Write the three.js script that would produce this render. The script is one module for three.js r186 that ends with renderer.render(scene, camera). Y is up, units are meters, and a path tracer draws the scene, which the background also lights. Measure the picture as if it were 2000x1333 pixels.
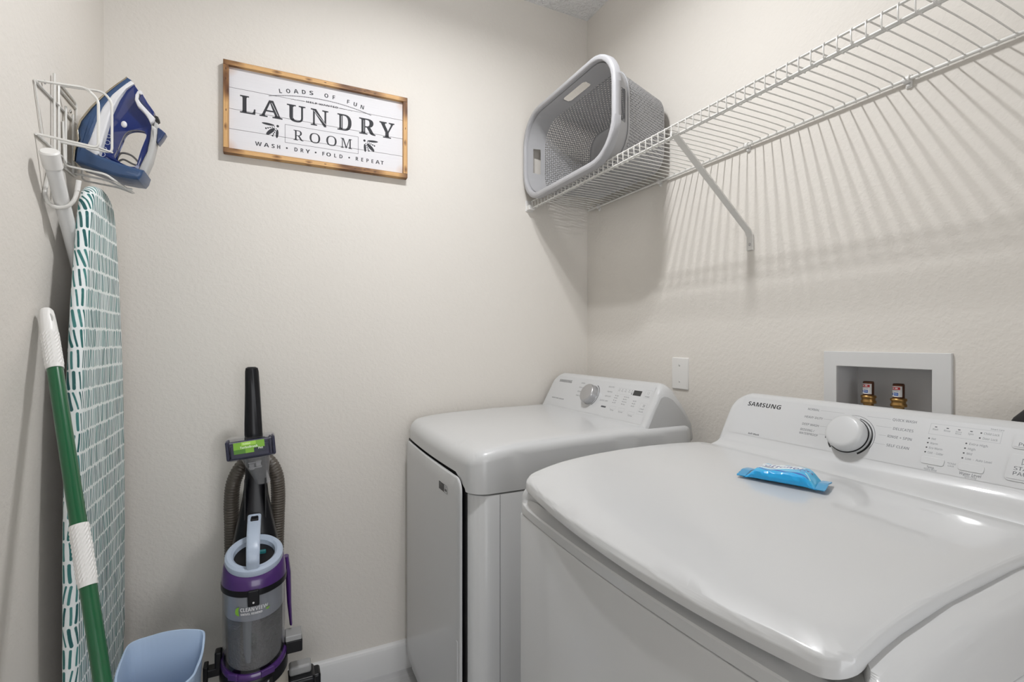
import * as THREE from 'three';
import { mergeGeometries, mergeVertices, toCreasedNormals } from 'three/addons/utils/BufferGeometryUtils.js';
import { RoundedBoxGeometry } from 'three/addons/geometries/RoundedBoxGeometry.js';
import { RectAreaLightUniformsLib } from 'three/addons/lights/RectAreaLightUniformsLib.js';

// ------------------------------------------------------------------ camera, renderer, exposure
const scene = new THREE.Scene();
scene.background = new THREE.Color(2.78, 2.82, 2.90);             // bright sky behind the unseen hall opening, set to brighten the room
const YAW = THREE.MathUtils.degToRad(25.775), FPX = 973.2, HOR = 666.8;
const CAM = new THREE.Vector3(-1.3139, 1.2623, 1.9215);
const camera = new THREE.PerspectiveCamera(2 * Math.atan(666.5 / FPX) * 180 / Math.PI, 2000 / 1333, 0.02, 30);
camera.position.copy(CAM);
camera.rotation.set(0, -YAW, 0);
scene.add(camera);
const renderer = new THREE.WebGLRenderer({ antialias: true });
renderer.toneMapping = THREE.LinearToneMapping;
renderer.toneMappingExposure = 1.2;
renderer.shadowMap.enabled = true;
RectAreaLightUniformsLib.init();
const LAMP = 840;                                      // brightness of each of the two lamp faces
// the room: right wall x = 0, back wall z = 0, floor y = 0
const XL = -1.777, CEIL = 2.74, ZF = 2.75;

// ------------------------------------------------------------------ helpers
let seed = 12345;
const rnd = () => { seed = (seed * 1664525 + 1013904223) >>> 0; return seed / 4294967296; };
const V = (x, y, z) => new THREE.Vector3(x, y, z);
const lerp = (a, b, t) => a + (b - a) * t;
const smooth = (a, b, x) => { const t = Math.min(1, Math.max(0, (x - a) / (b - a))); return t * t * (3 - 2 * t); };
const table = (T, x) => {                              // piecewise linear [[x, y], ...] with x rising
  if (x <= T[0][0]) return T[0][1];
  for (let i = 1; i < T.length; i++) if (x <= T[i][0]) return lerp(T[i - 1][1], T[i][1], (x - T[i - 1][0]) / (T[i][0] - T[i - 1][0]));
  return T[T.length - 1][1];
};
// a measured point of the photograph carried onto a real plane
function ray(px, py) {
  const u = (px - 1000) / FPX, s = Math.sin(YAW), c = Math.cos(YAW);
  return V(s + u * c, (HOR - py) / FPX, -c + u * s);
}
const onZ = (px, py, z) => { const r = ray(px, py); return CAM.clone().addScaledVector(r, (z - CAM.z) / r.z); };
const onX = (px, py, x) => { const r = ray(px, py); return CAM.clone().addScaledVector(r, (x - CAM.x) / r.x); };

const used = {};
function numbered(n) { used[n] = (used[n] || 0) + 1; return used[n] === 1 ? n : n + '_' + String(used[n] - 1).padStart(3, '0'); }
function thing(name, label, category, pos = [0, 0, 0], group) {
  const o = new THREE.Group(); o.name = numbered(name); o.position.set(...pos);
  o.userData = { label, category }; if (group) o.userData.group = group;
 
  scene.add(o); return o;
}
function worldOf(o) { const p = V(0, 0, 0); while (o && o !== scene) { p.add(o.position); o = o.parent; } return p; }
// geometry given in room coordinates, stored relative to the (unturned) parent
function part(name, geo, mat, parent, label) {
  const g = Array.isArray(geo) ? merge(geo) : geo;
  if (parent && parent !== scene) { const w = worldOf(parent); g.translate(-w.x, -w.y, -w.z); }
  const m = new THREE.Mesh(g, mat); m.castShadow = m.receiveShadow = true;
  m.name = (!parent || parent === scene) ? numbered(name) : name;
  if (label) m.userData.label = label;
  (parent || scene).add(m); return m;
}
function solo(name, label, category, geo, mat, pos) {
  const g = Array.isArray(geo) ? merge(geo) : geo;
  if (pos) g.translate(-pos[0], -pos[1], -pos[2]);
  const m = new THREE.Mesh(g, mat); m.castShadow = m.receiveShadow = true; m.name = numbered(name);
  if (pos) m.position.set(...pos);
  m.userData = { label, category }; scene.add(m); return m;
}
function struct(name, geo, mat, parent) {
  const m = part(name, geo, mat, parent || scene); m.userData.kind = 'structure'; return m;
}
function merge(list) {
  return mergeGeometries(list.map(g => {
    const h = g.index ? g.toNonIndexed() : g;
    if (!h.attributes.uv) h.setAttribute('uv', new THREE.BufferAttribute(new Float32Array(h.attributes.position.count * 2), 2));
    for (const k of Object.keys(h.attributes)) if (!['position', 'normal', 'uv'].includes(k)) h.deleteAttribute(k);
    return h;
  }));
}
function box(x0, x1, y0, y1, z0, z1, r = 0) {
  const g = r > 0 ? new RoundedBoxGeometry(x1 - x0, y1 - y0, z1 - z0, 3, r) : new THREE.BoxGeometry(x1 - x0, y1 - y0, z1 - z0);
  g.translate((x0 + x1) / 2, (y0 + y1) / 2, (z0 + z1) / 2); return g;
}
function tube(pts, r, seg = 24, rad = 8, closed = false, tension) {
  const c = new THREE.CatmullRomCurve3(pts.map(p => p.isVector3 ? p : V(...p)), closed, tension === undefined ? 'centripetal' : 'catmullrom', tension);
  return new THREE.TubeGeometry(c, seg, r, rad, closed);
}
// straight wire runs with rounded bends
function wire(pts, r, bend = 0.012, rad = 7, closed = false) {
  const P = pts.map(p => p.isVector3 ? p : V(...p)), out = [];
  const n = P.length;
  for (let i = 0; i < n; i++) {
    if (!closed && (i === 0 || i === n - 1)) { out.push(P[i]); continue; }
    const a = P[(i + n - 1) % n], b = P[i], c = P[(i + 1) % n];
    const d1 = Math.min(bend, a.distanceTo(b) * .45), d2 = Math.min(bend, c.distanceTo(b) * .45);
    const p1 = b.clone().lerp(a, d1 / a.distanceTo(b)), p2 = b.clone().lerp(c, d2 / c.distanceTo(b));
    for (let k = 0; k <= 4; k++) { const t = k / 4; out.push(p1.clone().multiplyScalar((1 - t) ** 2).addScaledVector(b, 2 * t * (1 - t)).addScaledVector(p2, t * t)); }
  }
  if (closed) out.push(out[0].clone());
  const path = new THREE.CurvePath();
  for (let i = 1; i < out.length; i++) if (out[i].distanceTo(out[i - 1]) > 1e-6) path.add(new THREE.LineCurve3(out[i - 1], out[i]));
  // rings at the path's own vertices keep the runs straight
  const rings = [], m = out.length; let up = null;
  for (let i = 0; i < m; i++) {
    const tan = V(0, 0, 0);
    const pr = i > 0 ? out[i - 1] : (closed ? out[m - 2] : null), nx = i < m - 1 ? out[i + 1] : (closed ? out[1] : null);
    if (pr) tan.add(out[i].clone().sub(pr).normalize()); if (nx) tan.add(nx.clone().sub(out[i]).normalize());
    tan.normalize();
    if (!up) { up = Math.abs(tan.y) < .9 ? V(0, 1, 0) : V(1, 0, 0); }
    const bx = up.clone().cross(tan).normalize(), by = tan.clone().cross(bx).normalize(); up = by.clone();
    rings.push(Array.from({ length: rad }, (_, k) => { const t = k / rad * Math.PI * 2; return out[i].clone().addScaledVector(bx, Math.cos(t) * r).addScaledVector(by, Math.sin(t) * r).toArray(); }));
  }
  return loft(rings, { capA: !closed, capB: !closed, crease: .9 });
}
function capTris(ring) {
  const n = V(0, 0, 0);
  for (let i = 0; i < ring.length; i++) { const a = ring[i], b = ring[(i + 1) % ring.length]; n.x += (a[1] - b[1]) * (a[2] + b[2]); n.y += (a[2] - b[2]) * (a[0] + b[0]); n.z += (a[0] - b[0]) * (a[1] + b[1]); }
  const ax = Math.abs(n.x), ay = Math.abs(n.y), az = Math.abs(n.z);
  const f = ax >= ay && ax >= az ? p => new THREE.Vector2(p[1], p[2]) : ay >= az ? p => new THREE.Vector2(p[2], p[0]) : p => new THREE.Vector2(p[0], p[1]);
  const pts = ring.map(f);
  const flip = THREE.ShapeUtils.isClockWise(pts);
  const sgn = (ax >= ay && ax >= az ? n.x : ay >= az ? n.y : n.z);
  const t = THREE.ShapeUtils.triangulateShape(flip ? pts.slice().reverse() : pts, []);
  const N = ring.length;
  return t.map(q => { let w = flip ? q.map(i => N - 1 - i) : q; if ((sgn > 0) === flip) w = [w[0], w[2], w[1]]; return w; });
}
// surface through rings of points; uvs: function (i, j, p) -> [u, v]
function loft(rings, { capA = true, capB = true, closed = true, crease = .7, uvs, skip } = {}) {
  const n = rings[0].length, m = rings.length, pos = [], uv = [], idx = [];
  const cols = closed ? n + 1 : n;
  for (let i = 0; i < m; i++) for (let j = 0; j < cols; j++) {
    const p = rings[i][j % n]; pos.push(p[0], p[1], p[2]);
    const t = uvs ? uvs(i, j, p) : [j / n, i / Math.max(1, m - 1)]; uv.push(t[0], t[1]);
  }
  for (let i = 0; i < m - 1; i++) for (let j = 0; j < cols - 1; j++) {
    if (skip && skip(i, j)) continue;
    const a = i * cols + j, b = a + 1, c = a + cols, d = c + 1;
    idx.push(a, b, d, a, d, c);
  }
  const addCap = (ri, rev) => {
    const base = pos.length / 3, ring = rings[ri];
    ring.forEach((p, j) => { pos.push(...p); const t = uvs ? uvs(ri, j, p) : [p[0], p[1]]; uv.push(t[0], t[1]); });
    for (const q of capTris(ring)) rev ? idx.push(base + q[0], base + q[2], base + q[1]) : idx.push(base + q[0], base + q[1], base + q[2]);
  };
  if (capA) addCap(0, true);
  if (capB) addCap(m - 1, false);
  const g = new THREE.BufferGeometry();
  g.setAttribute('position', new THREE.Float32BufferAttribute(pos, 3));
  g.setAttribute('uv', new THREE.Float32BufferAttribute(uv, 2));
  g.setIndex(idx);
  // make the faces look outwards
  const P = pos; let vol = 0;
  for (let k = 0; k < idx.length; k += 3) {
    const a = idx[k] * 3, b = idx[k + 1] * 3, c = idx[k + 2] * 3;
    vol += P[a] * (P[b + 1] * P[c + 2] - P[b + 2] * P[c + 1]) - P[a + 1] * (P[b] * P[c + 2] - P[b + 2] * P[c]) + P[a + 2] * (P[b] * P[c + 1] - P[b + 1] * P[c]);
  }
  if (vol < 0) { for (let k = 0; k < idx.length; k += 3) { const t = idx[k + 1]; idx[k + 1] = idx[k + 2]; idx[k + 2] = t; } g.setIndex(idx); }
  return toCreasedNormals(g, crease);
}
// rounded rectangle outline in two coordinates, with points along its sides
function rrect(a0, a1, b0, b1, r, side = 12, cn = 6) {
  const out = [];
  const C = [[a1 - r, b0 + r, -90], [a1 - r, b1 - r, 0], [a0 + r, b1 - r, 90], [a0 + r, b0 + r, 180]];
  for (let k = 0; k < 4; k++) {
    const [ca, cb, d] = C[k];
    for (let i = 0; i <= cn; i++) { const t = THREE.MathUtils.degToRad(d + 90 * i / cn); out.push([ca + r * Math.cos(t), cb + r * Math.sin(t)]); }
    const nx = C[(k + 1) % 4], t1 = THREE.MathUtils.degToRad(nx[2]);
    const s = out[out.length - 1], e = [nx[0] + r * Math.cos(t1), nx[1] + r * Math.sin(t1)];
    for (let i = 1; i < side; i++) out.push([lerp(s[0], e[0], i / side), lerp(s[1], e[1], i / side)]);
  }
  return out;
}
function normals2(P) {
  const n = P.length;
  return P.map((p, i) => {
    const a = P[(i + n - 1) % n], b = P[(i + 1) % n]; let x = b[1] - a[1], y = -(b[0] - a[0]); const l = Math.hypot(x, y) || 1; return [x / l, y / l];
  });
}
const inset2 = (P, d) => { const N = normals2(P); return P.map((p, i) => [p[0] - N[i][0] * d, p[1] - N[i][1] * d]); };
// slab on an (x, z) outline between two height functions, upper edge rounded by r
function slab(P, yb, yt, r, rb = 0) {
  const fb = typeof yb === 'function' ? yb : () => yb, ft = typeof yt === 'function' ? yt : () => yt;
  const rings = [], S = 5;
  const cx = P.reduce((s, p) => s + p[0], 0) / P.length, cz = P.reduce((s, p) => s + p[1], 0) / P.length;
  const put = (Q, f) => rings.push(Q.map(p => [p[0], f(p[0], p[1]), p[1]]));
  if (rb > 0) for (let k = 0; k < S; k++) { const a = Math.PI / 2 * k / S; put(inset2(P, rb * (1 - Math.sin(a))), (x, z) => fb(x, z) + rb * (1 - Math.cos(a))); }
  put(P, (x, z) => fb(x, z) + rb);
  for (let k = 0; k <= S; k++) { const a = Math.PI / 2 * k / S; put(inset2(P, r * (1 - Math.cos(a))), (x, z) => ft(x, z) - r * (1 - Math.sin(a))); }
  const Q = inset2(P, r);
  for (const k of [.9, .75, .55, .35, .15, .03]) put(Q.map(p => [lerp(cx, p[0], k), lerp(cz, p[1], k)]), ft);
  return loft(rings, { crease: .6 });
}
function bow(P, xf, xm, zc, hw, amt) {                 // swell the side at x = xf outwards
  return P.map(([x, z]) => [x < xm ? x - amt * Math.max(0, 1 - ((z - zc) / hw) ** 2) * Math.min(1, (xm - x) / (xm - xf)) : x, z]);
}
function extrude(pts, z0, z1, bevel = 0, seg = 2, fine = 0) {
  const s = new THREE.Shape(pts.map(p => new THREE.Vector2(p[0], p[1])));
  const g = new THREE.ExtrudeGeometry(s, { depth: z1 - z0 - 2 * bevel, bevelEnabled: bevel > 0, bevelSize: bevel, bevelOffset: -bevel, bevelThickness: bevel, bevelSegments: seg, steps: 1, curveSegments: 12 });
  g.translate(0, 0, z0 + bevel); return g;
}
function lathe(prof, x, z, seg = 48) { const g = new THREE.LatheGeometry(prof.map(p => new THREE.Vector2(p[0], p[1])), seg); g.translate(x, 0, z); return g; }
function quad(a, b, c, d) {                            // uv 0..1, a bottom-left, b bottom-right, c top-right, d top-left
  const g = new THREE.BufferGeometry();
  g.setAttribute('position', new THREE.Float32BufferAttribute([...a, ...b, ...c, ...d], 3));
  g.setAttribute('uv', new THREE.Float32BufferAttribute([0, 0, 1, 0, 1, 1, 0, 1], 2));
  g.setIndex([0, 1, 2, 0, 2, 3]); g.computeVertexNormals(); return g;
}
function canvasTex(w, h, draw) {
  const c = document.createElement('canvas'); c.width = w; c.height = h; const x = c.getContext('2d'); draw(x, w, h);
  const t = new THREE.CanvasTexture(c); t.colorSpace = THREE.SRGBColorSpace; t.anisotropy = 8; return t;
}
function noiseTex(size, cells, oct, post) {            // tileable value noise, 0..255
  const d = new Uint8Array(size * size * 4), f = new Float32Array(size * size);
  for (let o = 0; o < oct; o++) {
    const n = cells << o, g = Array.from({ length: n * n }, rnd), amp = 1 / (1 + o * .7);
    for (let y = 0; y < size; y++) for (let x = 0; x < size; x++) {
      const u = x / size * n, v = y / size * n, i = Math.floor(u), j = Math.floor(v), a = u - i, b = v - j;
      const sa = a * a * (3 - 2 * a), sb = b * b * (3 - 2 * b), q = (p, r) => g[(r % n) * n + (p % n)];
      f[y * size + x] += amp * lerp(lerp(q(i, j), q(i + 1, j), sa), lerp(q(i, j + 1), q(i + 1, j + 1), sa), sb);
    }
  }
  let lo = 1e9, hi = -1e9; for (const q of f) { lo = Math.min(lo, q); hi = Math.max(hi, q); }
  for (let k = 0; k < f.length; k++) { let v = (f[k] - lo) / (hi - lo); if (post) v = post(v); d[k * 4] = d[k * 4 + 1] = d[k * 4 + 2] = v * 255; d[k * 4 + 3] = 255; }
  const t = new THREE.DataTexture(d, size, size); t.wrapS = t.wrapT = THREE.RepeatWrapping; t.magFilter = THREE.LinearFilter; t.minFilter = THREE.LinearMipmapLinearFilter; t.generateMipmaps = true; t.needsUpdate = true; return t;
}
function planarUV(g, f) { const p = g.attributes.position, uv = new Float32Array(p.count * 2), n = g.attributes.normal; for (let i = 0; i < p.count; i++) { const t = f(p.getX(i), p.getY(i), p.getZ(i), n.getX(i), n.getY(i), n.getZ(i)); uv[i * 2] = t[0]; uv[i * 2 + 1] = t[1]; } g.setAttribute('uv', new THREE.BufferAttribute(uv, 2)); return g; }
const boxUV = g => planarUV(g, (x, y, z, a, b, c) => Math.abs(a) > .7 ? [z, y] : Math.abs(b) > .7 ? [x, z] : [x, y]);

// ------------------------------------------------------------------ materials
const orange = noiseTex(512, 48, 3, v => smooth(.32, .72, v)); orange.repeat.set(2.2, 2.2);
const M = {};
const std = (o) => new THREE.MeshStandardMaterial(o), phy = (o) => new THREE.MeshPhysicalMaterial(o);
M.wall = std({ color: new THREE.Color(0.71, 0.676, 0.626), roughness: .75, bumpMap: orange, bumpScale: .00028 });
M.ceiling = std({ color: new THREE.Color(0.84, 0.845, 0.85), roughness: .9, bumpMap: orange, bumpScale: .003 });
M.trim = phy({ color: new THREE.Color(0.66, 0.66, 0.655), roughness: .4 });
M.enamel = phy({ color: new THREE.Color(0.585, 0.592, 0.597), roughness: .38, clearcoat: .55, clearcoatRoughness: .06 });
M.enamelFlat = phy({ color: new THREE.Color(0.585, 0.592, 0.597), roughness: .42, clearcoat: .3, clearcoatRoughness: .1 });
M.dark = std({ color: new THREE.Color(.012, .012, .013), roughness: .6 });
M.blackGloss = phy({ color: new THREE.Color(.006, .006, .008), roughness: .28, specularIntensity: .55 });
M.wire = phy({ color: new THREE.Color(.72, .71, .68), roughness: .35, clearcoat: .3 });
M.whitePlastic = phy({ color: new THREE.Color(.74, .73, .71), roughness: .4 });
M.chrome = std({ color: new THREE.Color(.55, .55, .56), roughness: .25, metalness: 1 });
M.basket = phy({ color: new THREE.Color(.40, .40, .41), roughness: .5 });

// ------------------------------------------------------------------ setting
const boxWall = (x0, x1, y0, y1, z0, z1) => boxUV(box(x0, x1, y0, y1, z0, z1));
struct('wall_back', boxWall(XL - .12, .12, 0, CEIL, -.12, 0), M.wall);
struct('wall_left', boxWall(XL - .12, XL, 0, CEIL, 0, ZF), M.wall);
// opening and daylit hall behind the camera, unseen, placed to brighten the room
const DX = [-1.72, -.42], DY = 2.1, HX = [-2.6, .9], HZ = ZF + 1.7;
struct('wall_front', merge([boxWall(XL - .12, DX[0], 0, CEIL, ZF, ZF + .12), boxWall(DX[1], .12, 0, CEIL, ZF, ZF + .12), boxWall(DX[0], DX[1], DY, CEIL, ZF, ZF + .12)]), M.wall);
struct('wall_unseen_hall_left', boxWall(HX[0] - .12, HX[0], 0, CEIL, ZF + .12, HZ), M.wall);
struct('wall_unseen_hall_right', boxWall(HX[1], HX[1] + .12, 0, CEIL, ZF + .12, HZ), M.wall);
struct('wall_unseen_hall_near', merge([boxWall(HX[0], XL - .12, 0, CEIL, ZF, ZF + .12), boxWall(.12, HX[1], 0, CEIL, ZF, ZF + .12)]), M.wall);
struct('wall_unseen_hall_far', merge([boxWall(HX[0] - .12, -2.2, 0, CEIL, HZ, HZ + .12), boxWall(.3, HX[1] + .12, 0, CEIL, HZ, HZ + .12), boxWall(-2.2, .3, 0, .25, HZ, HZ + .12), boxWall(-2.2, .3, 2.3, CEIL, HZ, HZ + .12)]), M.wall);  // out-of-view opening through which the sky brightens the room
struct('trim_1', merge([box(DX[0], DX[0] + .018, 0, DY, ZF - .004, ZF + .124), box(DX[1] - .018, DX[1], 0, DY, ZF - .004, ZF + .124), box(DX[0], DX[1], DY - .018, DY, ZF - .004, ZF + .124)]), M.trim);
{ // right wall with the opening of the water supply box
  const s = new THREE.Shape([[0, 0], [ZF, 0], [ZF, CEIL], [0, CEIL]].map(p => new THREE.Vector2(...p)));
  s.holes.push(new THREE.Path([[1.128, 1.03], [1.34, 1.03], [1.34, 1.202], [1.128, 1.202]].map(p => new THREE.Vector2(...p))));
  const g = new THREE.ExtrudeGeometry(s, { depth: .12, bevelEnabled: false });
  g.applyMatrix4(new THREE.Matrix4().set(0, 0, 1, 0, 0, 1, 0, 0, 1, 0, 0, 0, 0, 0, 0, 1)); // (z, y, depth) -> (x, y, z)
  { const ix = g.attributes.position; for (let i = 0; i < ix.count; i += 3) for (const k of ['position', 'normal', 'uv']) { const a = g.attributes[k], n = a.itemSize, A = []; for (let c = 0; c < n; c++) { A.push(a.array[(i + 1) * n + c]); a.array[(i + 1) * n + c] = a.array[(i + 2) * n + c]; a.array[(i + 2) * n + c] = A[c]; } } }
  g.computeVertexNormals();
  struct('wall_right', boxUV(g), M.wall);
}
struct('ceiling', merge([boxWall(XL - .12, .12, CEIL, CEIL + .12, -.12, ZF + .12), boxWall(HX[0] - .12, HX[1] + .12, CEIL, CEIL + .12, ZF + .12, HZ + .12)]), M.ceiling);
{
  const fl = struct('floor', merge([box(XL - .12, .12, -.12, -.012, -.12, ZF + .12), box(HX[0] - .12, HX[1] + .12, -.12, 0, ZF + .12, HZ + .12)]), std({ color: new THREE.Color(.3, .3, .3), roughness: .8 }));
  const grain = [0, 1, 2].map(k => canvasTex(512, 128, (x, w, h) => {
    x.fillStyle = ['#b9b9ba', '#b2b2b4', '#bfbfbe'][k]; x.fillRect(0, 0, w, h);
    for (let i = 0; i < 220; i++) { x.fillStyle = `rgba(${rnd() < .5 ? '150,150,152' : '214,214,212'},${.05 + rnd() * .12})`; x.fillRect(rnd() * w - 60, rnd() * h, 60 + rnd() * 260, .6 + rnd() * 1.8); }
  }));
  const mats = grain.map(map => std({ map, roughness: .45 }));
  const pw = .18, pl = 1.22;
  for (let r = 0; r * pw < ZF; r++) for (let c = -1; c < 2; c++) {
    const z0 = r * pw, z1 = Math.min(ZF, z0 + pw), off = ((r * .41) % 1) * pl;
    const x0 = Math.max(XL, XL + c * pl + off), x1 = Math.min(0, XL + (c + 1) * pl + off);
    if (x1 - x0 < .02 || z1 - z0 < .02) continue;
    const g = box(x0 + .0008, x1 - .0008, -.012, 0, z0 + .0008, z1 - .0008, .0015);
    planarUV(g, (x, y, z) => [(x - x0) / pl, (z - z0) / pw]);
    part('plank', g, mats[(r + c + 3) % 3], fl);
  }
}
function baseboard(name, len, place) {
  const prof = [[0, 0], [.016, 0], [.016, .092], [.013, .099], [.007, .104], [0, .106]];
  const s = new THREE.Shape(prof.map(p => new THREE.Vector2(...p)));
  const g = new THREE.ExtrudeGeometry(s, { depth: len, bevelEnabled: false }); place(g); struct(name, toCreasedNormals(g, .5), M.trim);
}
baseboard('baseboard_back', -XL, g => { g.rotateY(-Math.PI / 2); g.translate(0, 0, 0); });
baseboard('baseboard_left', ZF - .016, g => { g.translate(XL, 0, .016); });
baseboard('baseboard_right', ZF - .032, g => { g.rotateY(Math.PI); g.translate(0, 0, ZF - .016); });

// ------------------------------------------------------------------ unseen ceiling light (out of view, lights the room and casts its shadows)
{
  const lx = -.87, lz = .87;
  const t = thing('unseen_ceiling_light', 'unseen white ceiling light with two small downward heads in the middle of the ceiling', 'ceiling light', [lx, CEIL, lz]);
  part('base_plate', lathe([[0, CEIL], [.13, CEIL], [.13, CEIL - .016], [.122, CEIL - .022], [0, CEIL - .022]], lx, lz), M.whitePlastic, t);
  for (const dx of [-.07, .07]) {  // unseen heads, turned down so the upper walls get less light
    part('head', lathe([[0, CEIL - .02], [.034, CEIL - .02], [.042, CEIL - .035], [.042, CEIL - .112], [.038, CEIL - .112], [.038, CEIL - .104], [0, CEIL - .104]], lx + dx, lz, 32), M.whitePlastic, t);
    part('lamp_face', new THREE.BoxGeometry(.05, .003, .05).translate(lx + dx, CEIL - .1055, lz), std({ color: 0xffffff, emissive: new THREE.Color(1, .97, .93), emissiveIntensity: 6 }), t);
    const L = new THREE.RectAreaLight(new THREE.Color(.98, .985, 1), LAMP, .05, .05);
    L.position.set(dx, -.1085, 0); L.rotation.x = -Math.PI / 2; t.add(L);
  }
  part('fill_globe', new THREE.SphereGeometry(.02, 24, 16).translate(lx, CEIL - .125, lz), std({ color: 0xffffff, emissive: new THREE.Color(1, .97, .93), emissiveIntensity: 4 }), t);  // added globe, fill for the ceiling and upper walls
  part('fill_globe_stem', new THREE.CylinderGeometry(.006, .006, .09, 12).translate(lx, CEIL - .064, lz), M.whitePlastic, t);  // holds the added globe
  const G = new THREE.PointLight(new THREE.Color(.98, .985, 1), .24, 0, 2);  // added fill light at the globe
  G.position.set(0, -.125, 0); G.castShadow = true; G.shadow.radius = 1.6; G.shadow.mapSize.set(2048, 2048); t.add(G);
}
// ------------------------------------------------------------------ console with sloped face (both machines)
const FB = [-.262, .985], FD = [.49104, .87113];       // foot of the face plane and its upward direction
const faceP = (z, s, o = 0) => [FB[0] + FD[0] * s - FD[1] * o, FB[1] + FD[1] * s + FD[0] * o, z];
function consoleGeo(z0, z1, ledge, R) {
  const prof = ledge
    ? [[-.300, .970], [-.300, .984], [-.292, .993], [-.276, .999], [-.258, 1.004], [-.246, 1.012], [-.238, 1.0276], [-.219, 1.0613], [-.200, 1.095], [-.191, 1.110], [-.181, 1.1195], [-.166, 1.1245], [-.148, 1.121], [-.125, 1.106], [-.098, 1.07], [-.075, 1.03], [-.058, .985], [-.052, .96]]
    : [[-.276, .968], [-.272, .975], [-.262, .985], [-.250, 1.006], [-.238, 1.0276], [-.219, 1.0613], [-.200, 1.095], [-.191, 1.110], [-.181, 1.1195], [-.166, 1.1245], [-.148, 1.121], [-.125, 1.106], [-.098, 1.07], [-.075, 1.03], [-.058, .985], [-.052, .945], [-.06, .93], [-.2, .94]];
  const yb = .985, H = .14, slope = FD[0] / FD[1], rings = [];
  const ring = (z, drop, ins) => {
    const k = (H - drop) / H;
    let q = prof.map(([x, y]) => { if (y <= yb) return [x, y]; const ny = yb + (y - yb) * k; return [x - slope * (y - ny), ny]; });
    if (ins > 0) { const P = q.slice(); let s = 0; for (let i = 0; i < P.length; i++) { const a = P[i], b = P[(i + 1) % P.length]; s += a[0] * b[1] - b[0] * a[1]; } q = inset2(P, s > 0 ? ins : -ins); }
    rings.push(q.map(p => [p[0], p[1], z]));
  };
  const e = .012, st = [];
  for (const a of [0, .25, .5, .75]) st.push([e * (1 - Math.cos(a * Math.PI / 2 * 1)) * 0 + e * (1 - Math.sin((1 - a) * Math.PI / 2) ** 1), e * (1 - Math.sin(a * Math.PI / 2))]);
  const ends = st.map(([d, ins]) => [d, ins]); for (const d of [e, e + .004, e + .012, .03, .042, R + .002]) ends.push([d, 0]);
  const dropOf = d => { const q = Math.min(R, d); return R - Math.sqrt(Math.max(0, R * R - (R - q) ** 2)); };
  for (const [d, ins] of ends) ring(z0 + d, dropOf(Math.max(d, .004)), ins);
  for (let k = 1; k < 8; k++) ring(lerp(z0 + R + .01, z1 - R - .01, k / 8), 0, 0);
  for (const [d, ins] of ends.slice().reverse()) ring(z1 - d, dropOf(Math.max(d, .004)), ins);
  return loft(rings, { crease: .55 });
}
function facePanel(z0, z1, s0, s1, draw, W) {
  const H = Math.round(W * (s1 - s0) / (z1 - z0)), k = W / (z1 - z0);
  const tex = canvasTex(W, H, (x) => { x.fillStyle = '#c9cacb'; x.fillRect(0, 0, W, H); x.textBaseline = 'middle'; draw(x, z => (z - z0) * k, s => H - (s - s0) * k, k); });
  return [quad(faceP(z0, s0, .0004), faceP(z1, s0, .0004), faceP(z1, s1, .0004), faceP(z0, s1, .0004)), tex];
}
function fit(x, str, cx, cy, width, height, font, color, align = 'center') { // one line of text squeezed to a measured width
  x.save(); x.font = font.replace('$', '100'); const m = x.measureText(str).width; x.translate(cx, cy); x.scale(width / m, height / 72); x.fillStyle = color; x.textAlign = align; x.fillText(str, 0, 0); x.restore();
}
const enamelMap = map => phy({ map, roughness: .38, clearcoat: .55, clearcoatRoughness: .06 });
// knob whose axis is the face normal
function onFace(g, z, s, o = 0) {                      // geometry with +y as its axis
  const p = faceP(z, s, o), n = V(-FD[1], FD[0], 0), m = new THREE.Matrix4().makeBasis(V(0, 0, 1).cross(n).negate().normalize(), n, V(0, 0, 1));
  const mb = new THREE.Matrix4().makeBasis(V(FD[0], FD[1], 0), n, V(FD[0], FD[1], 0).cross(n)); g.applyMatrix4(mb); g.translate(...p); return g;
}
function faceKey(z0, z1, s0, s1, h, r) {
  const P = rrect(z0, z1, s0, s1, r, 2, 4), rings = [];
  for (const [ins, o] of [[0, 0], [0, h * .6], [h * .15, h * .9], [h * .5, h]]) rings.push(inset2(P, ins).map(p => faceP(p[0], p[1], o)));
  return loft(rings, { capA: false, crease: .5 });
}

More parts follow.
